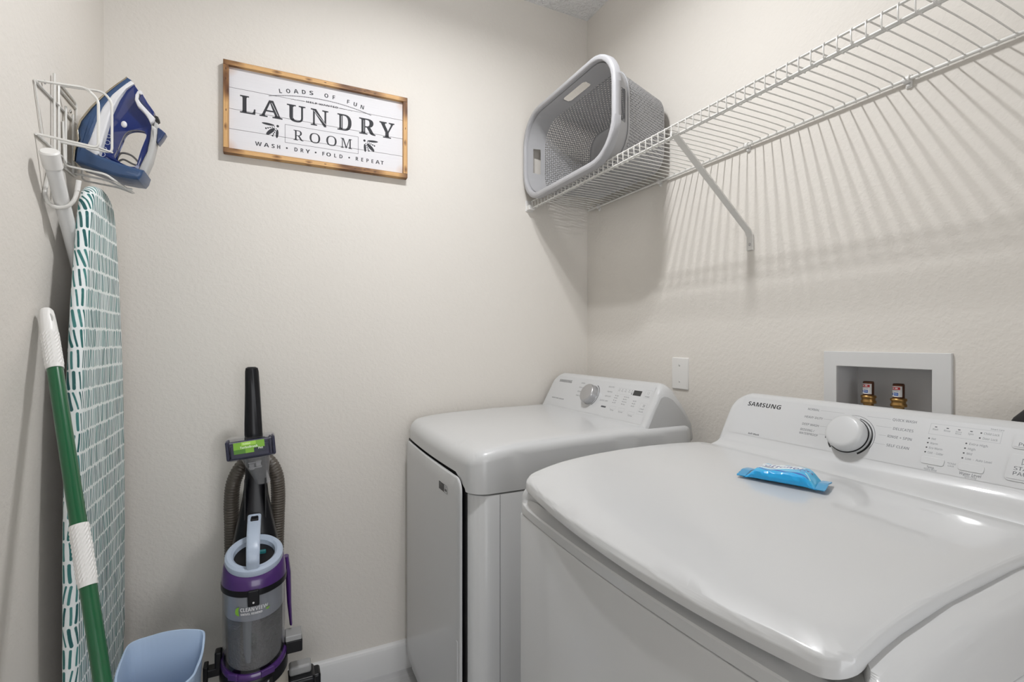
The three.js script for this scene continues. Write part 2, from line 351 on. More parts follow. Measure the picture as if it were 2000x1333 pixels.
// ------------------------------------------------------------------ washing machine
{
  const z0 = .965, z1 = 1.677, zc = (z0 + z1) / 2, hw = (z1 - z0) / 2, xf = -.838, xb = -.055;
  const t = thing('washing_machine', 'white top-loading washing machine in the foreground with a round white knob', 'washing machine', [-.45, 0, zc]);
  const plan = r => bow(rrect(xf, xb, z0, z1, r, 24, 8), xf, -.4, zc, hw, .02);
  part('cabinet', slab(plan(.022), .03, .8985, .0035), M.enamelFlat, t);
  for (const [x, z] of [[-.76, z0 + .06], [-.76, z1 - .06], [-.12, z0 + .06], [-.12, z1 - .06]]) part('foot', lathe([[0, 0], [.022, 0], [.022, .01], [.012, .014], [.012, .034], [0, .034]], x, z, 20), M.dark, t);
  { // moulded top with the finger recess under the lid's lip
    const P = plan(.03), N = normals2(P), rings = [], top = x => table([[-.9, .942], [-.86, .950], [-.82, .962], [-.76, .978], [-.66, .990], [-.5, .996], [-.3, .992], [0, .985]], x);
    const fall = z => .012 * smooth(1.08, 1.72, z) / .93;
    const w = ([x, z]) => (x < -.79 ? 1 : 0) * smooth(z0 + .012, z0 + .045, z) * (1 - smooth(z1 - .045, z1 - .012, z));
    const row = (f) => rings.push(P.map((p, i) => { const [ins, y] = f(p, w(p)); return [p[0] - N[i][0] * ins, y, p[1] - N[i][1] * ins]; }));
    row(() => [.004, .8990]); row(() => [.0015, .8995]); row(() => [0, .9012]); row(() => [0, .904]);
    row((p, k) => [0, .9165]); row((p, k) => [.002 * k, .9195]); row((p, k) => [.010 * k, .9225]);
    row((p, k) => [.017 * k, .927]); row((p, k) => [.02 * k, .9295]);
    const r = .03;
    for (let q = 0; q <= 6; q++) { const a = Math.PI / 2 * q / 6; row((p, k) => [r * (1 - Math.cos(a)) * (1 - k) + k * (.022 + .012 * q / 6), lerp(Math.max(.930, top(p[0]) - r - fall(p[1])), top(p[0]) - fall(p[1]), Math.sin(a)) - .012 * k]); }
    const cx = -.45, Q = rings[rings.length - 1];
    for (const k of [.92, .8, .6, .4, .2, .04]) rings.push(Q.map(p => { const x = lerp(cx, p[0], k), z = lerp(zc, p[2], k); return [x, top(x) - fall(z) - .012 * (x < -.79 ? 1 : 0), z]; }));
    part('top_cover', loft(rings, { crease: .5 }), M.enamel, t);
  }
  { // lid
    const P = bow(rrect(-.832, -.318, z0 + .018, 1.641, .027, 28, 8), -.832, -.4, zc, hw, .034), fall = z => .013 * smooth(1.08, 1.72, z) / .93;
    const top = x => table([[-.875, .960], [-.86, .9655], [-.84, .9735], [-.81, .9835], [-.78, .9915], [-.74, .999], [-.70, 1.0035], [-.65, 1.0075], [-.58, 1.0105], [-.5, 1.0115], [-.42, 1.0105], [-.3, 1.005]], x);
    const bot = x => table([[-.875, .944], [-.86, .947], [-.82, .960], [-.76, .977], [-.66, .989], [-.5, .995], [-.3, .992]], x);
    part('lid', slab(P, (x, z) => bot(x) - fall(z), (x, z) => top(x) - fall(z), .0085), M.enamel, t);
  }
  const con = part('console', consoleGeo(z0 + .004, z1 - .004, true, .048), M.enamel, t);
  const kz = 1.2865, ks = .0885;
  const [pg, tex] = facePanel(1.005, 1.646, .047, .149, (x, X, Y, k) => {
    const ink = '#4a4d52', sf = '$px sans-serif';
    fit(x, 'SAMSUNG', X(1.0688), Y(.1320), .0945 * k, .0113 * k, 'bold $px sans-serif', '#15171c');
    fit(x, 'Soft Wash', X(1.0686), Y(.0527), .031 * k, .0042 * k, 'bold $px sans-serif', '#2c2e33');
    const lab = (s, z, sy, w, right) => fit(x, s, X(z), Y(sy), w * k, .0052 * k, sf, ink, right ? 'left' : 'left');
    lab('NORMAL', 1.1802, .1374, .0275); lab('HEAVY DUTY', 1.1784, .1180, .0425); lab('DEEP WASH', 1.1785, .1000, .0395);
    lab('BEDDING /', 1.1786, .0862, .033); lab('WATERPROOF', 1.1790, .0774, .0435);
    lab('QUICK WASH', 1.3548, .1377, .042); lab('DELICATES', 1.3600, .1190, .0355); lab('RINSE + SPIN', 1.3543, .1014, .0425); lab('SELF CLEAN', 1.3573, .0826, .0395);
    x.strokeStyle = '#8b8e92'; x.lineWidth = 1.4;
    for (const [a, b, c, d] of [[1.2105, .1374, 1.262, .1378], [1.2225, .1184, 1.2421, .119], [1.2195, .1, 1.2385, .1012], [1.2235, .0815, 1.2385, .0822], [1.308, .1376, 1.3525, .1378], [1.3297, .1196, 1.3575, .1198], [1.339, .1014, 1.352, .1014], [1.335, .083, 1.3553, .0824]]) { x.beginPath(); x.moveTo(X(a), Y(b)); x.lineTo(X(c), Y(d)); x.stroke(); }
    // dial scale
    const arc = (r, a0, a1, w0, w1, col) => { x.strokeStyle = col; const n = 40; for (let i = 0; i < n; i++) { const p = lerp(a0, a1, i / n), q = lerp(a0, a1, (i + 1.2) / n); x.lineWidth = lerp(w0, w1, Math.min(1, i / n * 1.6)); x.beginPath(); x.moveTo(X(kz + r * Math.cos(p)), Y(ks + r * Math.sin(p))); x.lineTo(X(kz + r * Math.cos(q)), Y(ks + r * Math.sin(q))); x.stroke(); } };
    arc(.0475, 1.75, -.42, 1.5, 2.5, '#33363b'); arc(.0425, 1.35, -.95, 4, 12, '#0e0f11'); arc(.0435, 3.55, 3.95, 5, 11, '#0e0f11'); arc(.0485, 3.3, 3.42, 5, 5, '#0e0f11');
    // cycle indicator box
    x.strokeStyle = '#a3a6aa'; x.lineWidth = 1.6; x.strokeRect(X(1.4195), Y(.1398), .102 * k, .0212 * k);
    x.fillStyle = '#202226'; const dot = (z, s, w, h) => x.fillRect(X(z) - w * k / 2, Y(s) - h * k / 2, w * k, h * k);
    for (const z of [1.4282, 1.446, 1.463, 1.4804]) dot(z, .1339, .0034, .0016);
    const tiny = (s, z, sy, w, h = .0042, al = 'left', c = '#6d7075') => fit(x, s, X(z), Y(sy), w * k, h * k, sf, c, al);
    tiny('Wash', 1.4282, .1288, .009, .0035, 'center'); tiny('Rinse', 1.446, .1288, .01, .0035, 'center'); tiny('Extra', 1.463, .1298, .009, .003, 'center'); tiny('Rinse', 1.463, .1262, .009, .003, 'center'); tiny('Spin', 1.4804, .1288, .008, .0035, 'center');
    const bead = (z, s) => { x.fillStyle = '#1b1d21'; x.beginPath(); x.arc(X(z), Y(s), .0013 * k, 0, 7); x.fill(); };
    bead(1.4941, .1333); bead(1.4938, .1238); tiny('Child Lock', 1.4975, .1333, .021); tiny('Door Lock', 1.4975, .1238, .02); tiny('Smart Care', 1.505, .1432, .018, .0034);
    [['Hot', .1098, .007], ['Warm', .1007, .012], ['Eco Warm', .0915, .021], ['Cold  -  Colder', .0822, .024]].forEach(([s, y, w]) => { bead(1.4225, y); tiny(s, 1.4262, y, w); });
    [['Extra High', .1103, .026], ['High', .1011, .011], ['Mid', .0919, .008], ['Low  -  Auto Level', .0824, .036]].forEach(([s, y, w]) => { bead(1.4777, y); tiny(s, 1.4815, y, w); });
    tiny('*Child', 1.465, .0683, .0125, .0034, 'center'); tiny('Lock', 1.465, .064, .009, .0034, 'center');
    tiny('Temp.', 1.4372, .0543, .0125, .0044, 'center', '#3c3f44'); tiny('*Extra Rinse', 1.4372, .0500, .02, .0036, 'center');
    tiny('Water Level', 1.4938, .0548, .03, .0048, 'center', '#3c3f44'); tiny('*Spin Only', 1.4938, .0502, .019, .0036, 'center');
  }, 2048);
  part('control_panel', pg, enamelMap(tex), t, 'white control panel with black lettering and cycle lamps');
  const keyMat = M.enamelFlat;
  for (const a of [[1.4195, 1.4550, .0595, .0735], [1.4752, 1.5105, .0595, .0735]]) part('button', faceKey(...a, .0018, .004), keyMat, t);
  const keyText = (z0, z1, s0, s1, draw) => { const [g, tx] = facePanel(z0, z1, s0, s1, draw, 256); const n = V(-FD[1], FD[0], 0).multiplyScalar(.0022); g.translate(n.x, n.y, 0); return [g, enamelMap(tx)]; };
  const b1 = part('button', faceKey(1.5365, 1.585, .1135, .1395, .002, .005), keyMat, t);
  part('lettering', ...keyText(1.5395, 1.582, .1165, .137, (x, X, Y, k) => { x.strokeStyle = '#4a4d52'; x.lineWidth = 5; x.beginPath(); x.arc(X(1.5605), Y(.1315), .0042 * k, -1.1, 4.25); x.stroke(); x.beginPath(); x.moveTo(X(1.5605), Y(.1315)); x.lineTo(X(1.5605), Y(.1365)); x.stroke(); fit(x, 'POWER', X(1.5605), Y(.1212), .032 * k, .006 * k, '$px sans-serif', '#4a4d52'); }), b1);
  const b2 = part('button', faceKey(1.5365, 1.585, .0575, .1045, .002, .006), keyMat, t);
  part('lettering', ...keyText(1.5395, 1.582, .061, .101, (x, X, Y, k) => { x.strokeStyle = '#4a4d52'; x.lineWidth = 4; x.beginPath(); x.moveTo(X(1.5545), Y(.097)); x.lineTo(X(1.5545), Y(.087)); x.lineTo(X(1.562), Y(.092)); x.closePath(); x.stroke(); for (const z of [1.5645, 1.567]) { x.beginPath(); x.moveTo(X(z), Y(.097)); x.lineTo(X(z), Y(.087)); x.stroke(); } fit(x, 'START', X(1.5605), Y(.0795), .03 * k, .006 * k, '$px sans-serif', '#4a4d52'); fit(x, 'PAUSE', X(1.5605), Y(.0705), .03 * k, .006 * k, '$px sans-serif', '#4a4d52'); }), b2);
  const kn = part('knob', onFace(new THREE.LatheGeometry([[.0385, 0], [.0385, .004], [.0375, .006], [.0375, .021], [.0360, .0255], [.0325, .0285], [.0285, .0295], [.018, .0305], [0, .031]].map(p => new THREE.Vector2(...p)), 64), kz, ks), M.enamel, t);
  part('knob_ring', onFace(new THREE.LatheGeometry([[.0379, .0045], [.0392, .0045], [.0392, .0066], [.0379, .0066], [.0379, .0045]].map(p => new THREE.Vector2(...p)), 64), kz, ks), M.blackGloss, kn, 'black ring at the foot of the knob');
}
// ------------------------------------------------------------------ clothes dryer
{
  const z0 = .025, z1 = .712, zc = (z0 + z1) / 2, hw = (z1 - z0) / 2, xf = -.838, xb = -.055;
  const t = thing('clothes_dryer', 'white clothes dryer in the corner with a silver knob and front door', 'dryer', [-.45, 0, zc]);
  part('cabinet', slab(rrect(xf, xb, z0, z1, .05, 16, 10), .03, .8535, .003), M.enamelFlat, t);
  for (const [x, z] of [[-.76, z0 + .06], [-.76, z1 - .06], [-.12, z0 + .06], [-.12, z1 - .06]]) part('foot', lathe([[0, 0], [.022, 0], [.022, .01], [.012, .014], [.012, .034], [0, .034]], x, z, 20), M.dark, t);
  { // seam between the wrapped front and the side panel
    const g = box(-.7655, -.7645, .05, .852, z1 - .001, z1 + .0006); part('seam', g, std({ color: new THREE.Color(.12, .12, .12), roughness: .8 }), t);
  }
  { // top cover, its front edge cut away above the door
    const P = bow(rrect(xf - .004, xb, z0, z1, .048, 26, 10), xf, -.5, zc, hw, .012);
    const top = x => table([[-.9, .945], [-.85, .956], [-.82, .966], [-.78, .974], [-.70, .982], [-.5, .989], [-.26, .991], [0, .99]], x);
    const lowf = (x, z) => .8575 + (x < -.80 ? 1 : 0) * (1 - smooth(.640, .662, z)) * .0385;
    part('top_cover', slab(P, lowf, top, .03), M.enamel, t);
  }
  part('console', consoleGeo(z0 + .008, z1 - .014, false, .048), M.enamel, t);
  // door in front of a dark gap
  part('gap', box(-.8405, -.8365, .06, .8915, z0 + .012, .661), M.dark, t, 'dark gap around the door');
  {
    const O = rrect(z0 + .008, .6495, .075, .8875, .035, 26, 8), rings = [];
    const xo = z => -.8475 - .010 * (1 - ((z - .36) / .36) ** 2) - .004 * smooth(0, .6, z);
    for (const [ins, dx] of [[0, .006], [0, .0025], [.0012, .0008], [.003, 0]]) rings.push(inset2(O, ins).map(p => [xo(p[0]) + dx, p[1], p[0]]));
    const Q = inset2(O, .003); for (const k of [.9, .7, .5, .3, .1, .02]) rings.push(Q.map(p => { const z = lerp(.33, p[0], k), y = lerp(.48, p[1], k); return [xo(z), y, z]; }));
    const d = part('door', loft(rings, { crease: .6 }), M.enamel, t);
    const bx = z => xo(z) - .0006;
    const tex = canvasTex(256, 96, (x, w, h) => { x.fillStyle = '#1c1d1f'; x.fillRect(0, 0, w, h); x.fillStyle = '#c9cacb'; x.fillRect(166, 4, 86, 88); x.fillStyle = '#3a3b3e'; x.fillRect(178, 16, 60, 5); x.fillRect(178, 30, 44, 5); x.fillRect(178, 44, 62, 30); x.fillStyle = '#55585c'; x.fillRect(14, 14, 60, 8); x.fillRect(14, 30, 90, 6); });
    part('badge', quad([bx(.478), .8205, .478], [bx(.551), .8205, .551], [bx(.551), .8435, .551], [bx(.478), .8435, .478]), std({ map: tex, roughness: .4 }), d, 'small black and grey badge');
    const hz = .628; // recessed pull near the edge of the door
    part('handle', box(xo(hz) - .0012, xo(hz) + .004, .30, .44, hz - .008, hz + .004, .0012), M.enamelFlat, d);
  }
  const kz = .350, ks = .082;
  const [pg, tex] = facePanel(.075, .672, .012, .146, (x, X, Y, k) => {
    const sf = '$px sans-serif', ink = '#5a5d62';
    fit(x, 'SAMSUNG', X(.1365), Y(.1253), .097 * k, .0118 * k, 'bold $px sans-serif', '#15171c');
    fit(x, 'MOISTURE SENSOR', X(.136), Y(.0449), .094 * k, .005 * k, 'bold $px sans-serif', '#4a4d52');
    const lab = (s, z, sy, w, al = 'right') => fit(x, s, X(z), Y(sy), w * k, .0052 * k, sf, ink, al);
    lab('NORMAL', .281, .1263, .028); lab('HEAVY DUTY', .291, .1072, .040); lab('BEDDING', .285, .0895, .033); lab('TIME DRY', .292, .0719, .040);
    lab('DELICATES', .4313, .1262, .034, 'left'); lab('PERM PRESS', .4350, .1068, .03, 'left'); lab('AIR FLUFF', .4330, .0890, .034, 'left'); lab('QUICK DRY', .4136, .0703, .049, 'left');
    x.strokeStyle = '#1a1c20'; x.lineWidth = 9; x.beginPath(); x.arc(X(kz), Y(ks), .0445 * k, -1.25, .95); x.stroke();
    x.fillStyle = '#43464b'; x.fillRect(X(.437), Y(.0505), .028 * k, .0062 * k);
    x.fillStyle = '#17191c'; x.fillRect(X(.576), Y(.1255), .0402 * k, .0188 * k);
    const bead = (z, s, r = .0016) => { x.fillStyle = '#1b1d21'; x.beginPath(); x.arc(X(z), Y(s), r * k, 0, 7); x.fill(); };
    for (const z of [.499, .515, .5325, .5523, .566]) { bead(z, .1225, .0014); fit(x, z < .54 ? 'Dry' : 'Cool', X(z), Y(.1165), .01 * k, .004 * k, sf, ink); }
    bead(.5685, .111, .0022);
    x.strokeStyle = '#9da0a4'; x.lineWidth = 1.5; x.strokeRect(X(.492), Y(.127), .0805 * k, .023 * k);
    const col = (z, sy, words) => words.forEach((w, i) => { bead(z, sy - i * .0092); fit(x, w, X(z + .0045), Y(sy - i * .0092), (.006 + w.length * .0018) * k, .0046 * k, sf, ink, 'left'); });
    col(.4910, .0965, ['High', 'Med', 'Low', 'Off']); col(.5400, .0965, ['Very Dry', 'More', 'Normal', 'Damp']); col(.5930, .0865, ['90', '60', '40']);
    for (const [z, s, w] of [[.5036, .0412, 'Temp.'], [.5519, .0401, 'Dry Level'], [.6052, .0341, 'Time']]) { x.strokeRect(X(z - .016), Y(s + .014), .032 * k, .0095 * k); fit(x, w, X(z), Y(s), .022 * k, .005 * k, sf, ink); }
    x.strokeRect(X(.632), Y(.1315), .032 * k, .0285 * k); x.lineWidth = 4; x.beginPath(); x.arc(X(.648), Y(.1215), .0042 * k, -1.1, 4.25); x.stroke(); fit(x, 'POWER', X(.648), Y(.108), .022 * k, .0052 * k, sf, ink);
    x.lineWidth = 1.5; x.strokeRect(X(.632), Y(.085), .032 * k, .04 * k); fit(x, '▷II', X(.648), Y(.0757), .018 * k, .008 * k, sf, ink); fit(x, 'START', X(.648), Y(.0635), .022 * k, .005 * k, sf, ink); fit(x, 'PAUSE', X(.648), Y(.0545), .022 * k, .005 * k, sf, ink);
  }, 2048);
  part('control_panel', pg, enamelMap(tex), t, 'white control panel with small display and lettering');
  const kn = part('knob', onFace(new THREE.LatheGeometry([[.0385, 0], [.0385, .004], [.037, .006], [.037, .021], [.0355, .0255], [.032, .0285], [0, .0285]].map(p => new THREE.Vector2(...p)), 64), kz, ks), std({ color: new THREE.Color(.50, .50, .51), roughness: .38, metalness: .85 }), t, 'silver brushed knob');
  part('knob_ring', onFace(new THREE.LatheGeometry([[.0379, .0012], [.0392, .0012], [.0392, .0036], [.0379, .0036], [.0379, .0012]].map(p => new THREE.Vector2(...p)), 64), kz, ks), M.chrome, kn);
}
// ------------------------------------------------------------------ wall sign
{
  const x0 = -1.4575, x1 = -.8435, yb = 1.8875, yt = 2.1955, W = x1 - x0, H = yt - yb;
  const t = thing('wall_sign', 'white shiplap laundry sign in a scorched pine frame on the back wall', 'sign', [(x0 + x1) / 2, (yb + yt) / 2, 0]);
  const woodTex = canvasTex(1024, 64, (x, w, h) => {
    x.fillStyle = '#d3a86f'; x.fillRect(0, 0, w, h);
    for (let i = 0; i < 420; i++) { x.fillStyle = `rgba(${rnd() < .5 ? '120,74,34' : '226,186,130'},${.06 + rnd() * .16})`; x.fillRect(rnd() * w - 100, rnd() * h, 80 + rnd() * 400, .5 + rnd() * 1.6); }
    for (let i = 0; i < 9; i++) { const cx = rnd() * w, r = 20 + rnd() * 70, g = x.createRadialGradient(cx, h * rnd(), 2, cx, h / 2, r); g.addColorStop(0, 'rgba(58,28,10,.62)'); g.addColorStop(1, 'rgba(90,48,18,0)'); x.fillStyle = g; x.fillRect(0, 0, w, h); }
    x.fillStyle = 'rgba(60,28,8,.55)'; x.fillRect(0, 0, w, 4); x.fillStyle = 'rgba(60,28,8,.45)'; x.fillRect(0, h - 4, w, 4);
    for (const e of [0, w]) { const g = x.createLinearGradient(e, 0, Math.abs(e - 60), 0); g.addColorStop(0, 'rgba(62,30,10,.7)'); g.addColorStop(1, 'rgba(62,30,10,0)'); x.fillStyle = g; x.fillRect(0, 0, w, h); }
    for (let i = 0; i < 4; i++) { const cx = 60 + rnd() * (w - 120), cy = h * (.3 + .4 * rnd()); x.fillStyle = 'rgba(60,30,12,.85)'; x.beginPath(); x.ellipse(cx, cy, 7, 5, 0, 0, 7); x.fill(); }
  });
  const rails = (mx) => std({ map: mx, roughness: .6 });
  const wood = rails(woodTex), d = .026, fw = .0165;
  const rail = (xa, xb, ya, yb2, along) => {
    const g = box(xa, xb, ya, yb2, .001, d, .0012); const off = rnd() * .4;
    planarUV(g, (x, y, z, nx, ny, nz) => { const u = along === 'x' ? (x - x0) / W : (y - yb) / H; const v = Math.abs(nz) > .7 ? (along === 'x' ? (y - ya) / (yb2 - ya) : (x - xa) / (xb - xa)) : z / d; return [u * (along === 'x' ? 1 : .5) + (along === 'x' ? 0 : off), v]; });
    return g;
  };
  woodTex.wrapS = woodTex.wrapT = THREE.RepeatWrapping;
  part('frame_rail', rail(x0, x1, yt - fw, yt, 'x'), wood, t);
  part('frame_rail', rail(x0, x1, yb, yb + fw, 'x'), wood, t);
  part('frame_rail', rail(x0, x0 + fw, yb + fw, yt - fw, 'y'), wood, t);
  part('frame_rail', rail(x1 - fw, x1, yb + fw, yt - fw, 'y'), wood, t);
  const print = canvasTex(2048, 1026, (x, w, h) => {
    x.fillStyle = '#d9d8db'; x.fillRect(0, 0, w, h);
    for (let i = 0; i < 900; i++) { x.fillStyle = `rgba(${rnd() < .6 ? '190,188,192' : '244,243,244'},${.05 + rnd() * .12})`; x.fillRect(rnd() * w - 100, rnd() * h, 60 + rnd() * 300, 1 + rnd() * 2.5); }
    for (const [cx, cy] of [[.02, .06], [.98, .07], [.02, .93], [.98, .92]]) { const g = x.createRadialGradient(cx * w, cy * h, 5, cx * w, cy * h, 110); g.addColorStop(0, 'rgba(196,150,120,.45)'); g.addColorStop(1, 'rgba(196,150,120,0)'); x.fillStyle = g; x.fillRect(0, 0, w, h); }
    const ink = '#2a2b30', U = u => u * w, Vv = v => v * h; x.textBaseline = 'middle';
    const glyph = (s, u, v, uw, vh, font) => { x.save(); x.font = font.replace('$', '100'); const m = x.measureText(s); const mw = m.width, up = m.actualBoundingBoxAscent, dn = m.actualBoundingBoxDescent; x.translate(U(u), Vv(v)); x.scale(uw * w / mw, vh * h / (up + dn)); x.textAlign = 'center'; x.fillText(s, 0, (up - dn) / 2); x.restore(); };
    x.fillStyle = ink;
    // arched small line
    'LOADS OF FUN'.split('').forEach((c, i) => { if (c === ' ') return; const q = i / 11, u = lerp(.279, .729, q), v = .207 - .052 * (1 - (2 * q - 1) ** 2), a = (2 * q - 1) * .16; x.save(); x.translate(U(u), Vv(v)); x.rotate(a); x.translate(-U(u), -Vv(v)); glyph(c, u, v, c === 'L' || c === 'F' ? .018 : .025, .047, 'bold $px sans-serif'); x.restore(); });
    for (let i = 0; i <= 90; i++) { const q = i / 90, u = lerp(.223, .779, q), v = .285 - .072 * (1 - (2 * q - 1) ** 2); x.beginPath(); x.arc(U(u), Vv(v), 5.2, 0, 7); x.fill(); }
    glyph('HELP WANTED', .502, .2705, .178, .021, 'bold $px sans-serif');
    x.strokeStyle = ink; x.lineWidth = 2;
    for (const s of [-1, 1]) { x.beginPath(); x.moveTo(U(.502 + s * .095), Vv(.271)); x.lineTo(U(.502 + s * .125), Vv(.272)); x.bezierCurveTo(U(.502 + s * .135), Vv(.26), U(.502 + s * .145), Vv(.292), U(.502 + s * .152), Vv(.275)); x.bezierCurveTo(U(.502 + s * .158), Vv(.262), U(.502 + s * .163), Vv(.29), U(.502 + s * .168), Vv(.278)); x.stroke(); }
    // main word, each letter with a light inline
    const L = [['L', .117, .083], ['A', .232, .117], ['U', .362, .102], ['N', .487, .102], ['D', .628, .09], ['R', .757, .1], ['Y', .877, .092]];
    for (const [c, u, uw] of L) { x.fillStyle = ink; glyph(c, u, .431, uw, .195, 'bold $px serif'); }
    x.fillStyle = '#dcdbde';
    for (const [u, a, b] of [[.1105, .36, .505], [.345, .36, .49], [.608, .36, .5], [.737, .36, .5]]) x.fillRect(U(u), Vv(a), 5, (b - a) * h);
    x.strokeStyle = '#dcdbde'; x.lineWidth = 5; x.beginPath(); x.moveTo(U(.235), Vv(.36)); x.lineTo(U(.268), Vv(.5)); x.moveTo(U(.455), Vv(.355)); x.lineTo(U(.523), Vv(.5)); x.stroke();
    x.fillStyle = ink; 'ROOM'.split('').forEach((c, i) => glyph(c, [.372, .462, .553, .637][i], .676, [.055, .068, .068, .07][i], .117, '$px serif'));
    x.strokeStyle = '#4a4b50'; x.lineWidth = 4; x.strokeRect(U(.304), Vv(.575), U(.401), Vv(.203));
    const line = [['W', .169, .033], ['A', .209, .026], ['S', .2425, .019], ['H', .271, .021], ['D', .3605, .021], ['R', .392, .019], ['Y', .4235, .024], ['F', .508, .017], ['O', .537, .029], ['L', .5735, .016], ['D', .606, .022], ['R', .6975, .018], ['E', .7285, .016], ['P', .7595, .017], ['E', .789, .016], ['A', .8205, .025], ['T', .8475, .019]];
    for (const [c, u, uw] of line) glyph(c, u, .8415, uw, .044, 'bold $px sans-serif');
    for (const u of [.313, .466, .653]) { x.beginPath(); x.arc(U(u), Vv(.841), 10, 0, 7); x.fill(); }
    for (const [s, cx, cy] of [[-1, .266, .61], [1, .742, .606]]) {
      x.beginPath(); x.arc(U(cx), Vv(cy), 14, 0, 7); x.fill();
      const petal = (a, r0, r1, wd) => { x.save(); x.translate(U(cx), Vv(cy)); x.scale(s, 1); x.rotate(a); x.beginPath(); x.ellipse((r0 + r1) / 2, 0, (r1 - r0) / 2, wd, 0, 0, 7); x.fill(); x.restore(); };
      petal(-.06, 34, 165, 13); petal(.78, 44, 165, 21); petal(1.5, 40, 140, 14);
      for (const a of [.36, 1.15]) for (let k = 0; k < 5; k++) { x.save(); x.translate(U(cx), Vv(cy)); x.scale(s, 1); x.rotate(a); x.beginPath(); x.arc(38 + k * 23, 0, 6 + k * .9, 0, 7); x.fill(); x.restore(); }
    }
  });
  const bm = std({ map: print, roughness: .7 }), cuts = [0.012, .2735, .5045, .7225, .988];
  for (let i = 0; i < 4; i++) {
    const ya = yt - H * cuts[i + 1] + .0006, yc = yt - H * cuts[i] - .0006;
    part('board', planarUV(box(x0 + .008, x1 - .008, ya, yc, .003, .0125, .0006), (x, y) => [(x - x0) / W, (y - yb) / H]), bm, t);
  }
}
// ------------------------------------------------------------------ wire shelf
const SH = { y: 1.866, xf: -.302, lip: 1.836, xb: -.010, yb: 1.857 };
{
  const zE = 2.3, t = thing('wire_shelf', 'long white wire shelf fixed to the right wall above the machines', 'shelf', [0, SH.y, 1.1]);
  const straight = (x, y, r, za = .022) => new THREE.CylinderGeometry(r, r, zE - za, 10).rotateX(Math.PI / 2).translate(x, y, (za + zE) / 2);
  part('rail', straight(SH.xf, SH.y - .001, .0027), M.wire, t);
  part('rail', straight(SH.xf + .001, SH.lip, .0029), M.wire, t);
  part('rail', straight(SH.xf + .017, SH.lip + .0045, .0026), M.wire, t);
  part('rail', straight(SH.xb, SH.yb + .001, .0042), M.wire, t, 'thicker back rail against the wall');
  const proto = wire([[SH.xb + .002, SH.yb - .004, 0], [SH.xb, SH.yb + .0075, 0], [-.1, SH.y + .0015, 0], [-.2, SH.y + .002, 0], [SH.xf - .0045, SH.y + .0015, 0], [SH.xf - .004, SH.lip - .002, 0], [SH.xf + .018, SH.lip + .0015, 0]], .00165, .006, 6);
  const w0 = proto; const P = worldOf(t); w0.translate(-P.x, -P.y, 0);
  for (let z = .034; z < zE; z += .02665) { const m = new THREE.Mesh(w0, M.wire); m.name = 'wire'; m.position.z = z - P.z; m.castShadow = m.receiveShadow = true; t.add(m); }
  // diagonal braces with their wall feet
  for (const bz of [.872, 2.02]) {
    const prof = [[-.304, 1.840], [-.296, 1.828], [-.012, 1.596], [-.0035, 1.578], [-.0035, 1.538]];
    const rings = prof.map(([x, y], i) => { const a = prof[Math.max(0, i - 1)], b = prof[Math.min(prof.length - 1, i + 1)], dx = b[0] - a[0], dy = b[1] - a[1], l = Math.hypot(dx, dy), n = [-dy / l, dx / l], w = i === prof.length - 1 ? .0115 : .0105, h = .0022; return [[-w, -h], [w, -h], [w, h], [-w, h]].map(([q, k]) => [x + n[0] * k, y + n[1] * k, bz + q]); });
    const b = part('brace', loft(rings, { crease: .5 }), M.wire, t);
    part('screw', new THREE.SphereGeometry(.0042, 12, 8).scale(.6, 1, 1).translate(-.0062, 1.556, bz), M.chrome, b);
    part('hook', wire([[-.309, 1.832, bz - .009], [-.309, 1.845, bz - .009], [-.298, 1.845, bz - .009]], .003, .004), M.wire, b);
  }
  for (const z of [.10, .485, .866, 1.291, 1.70, 2.1]) {
    const g = [box(-.0045, 0, SH.yb - .017, SH.yb + .013, z - .0065, z + .0065, .002), new THREE.CylinderGeometry(.0085, .0085, .012, 16).rotateX(Math.PI / 2).translate(-.0095, SH.yb + .001, z), new THREE.SphereGeometry(.0045, 12, 8).translate(-.005, SH.yb - .012, z)];
    part('wall_clip', g, M.whitePlastic, t);
  }
  part('end_bracket', [box(-.322, -.285, SH.lip - .012, SH.y + .006, .0005, .004, .0015), box(-.318, -.290, SH.lip - .009, SH.lip + .012, .002, .03, .003)], M.whitePlastic, t);
}
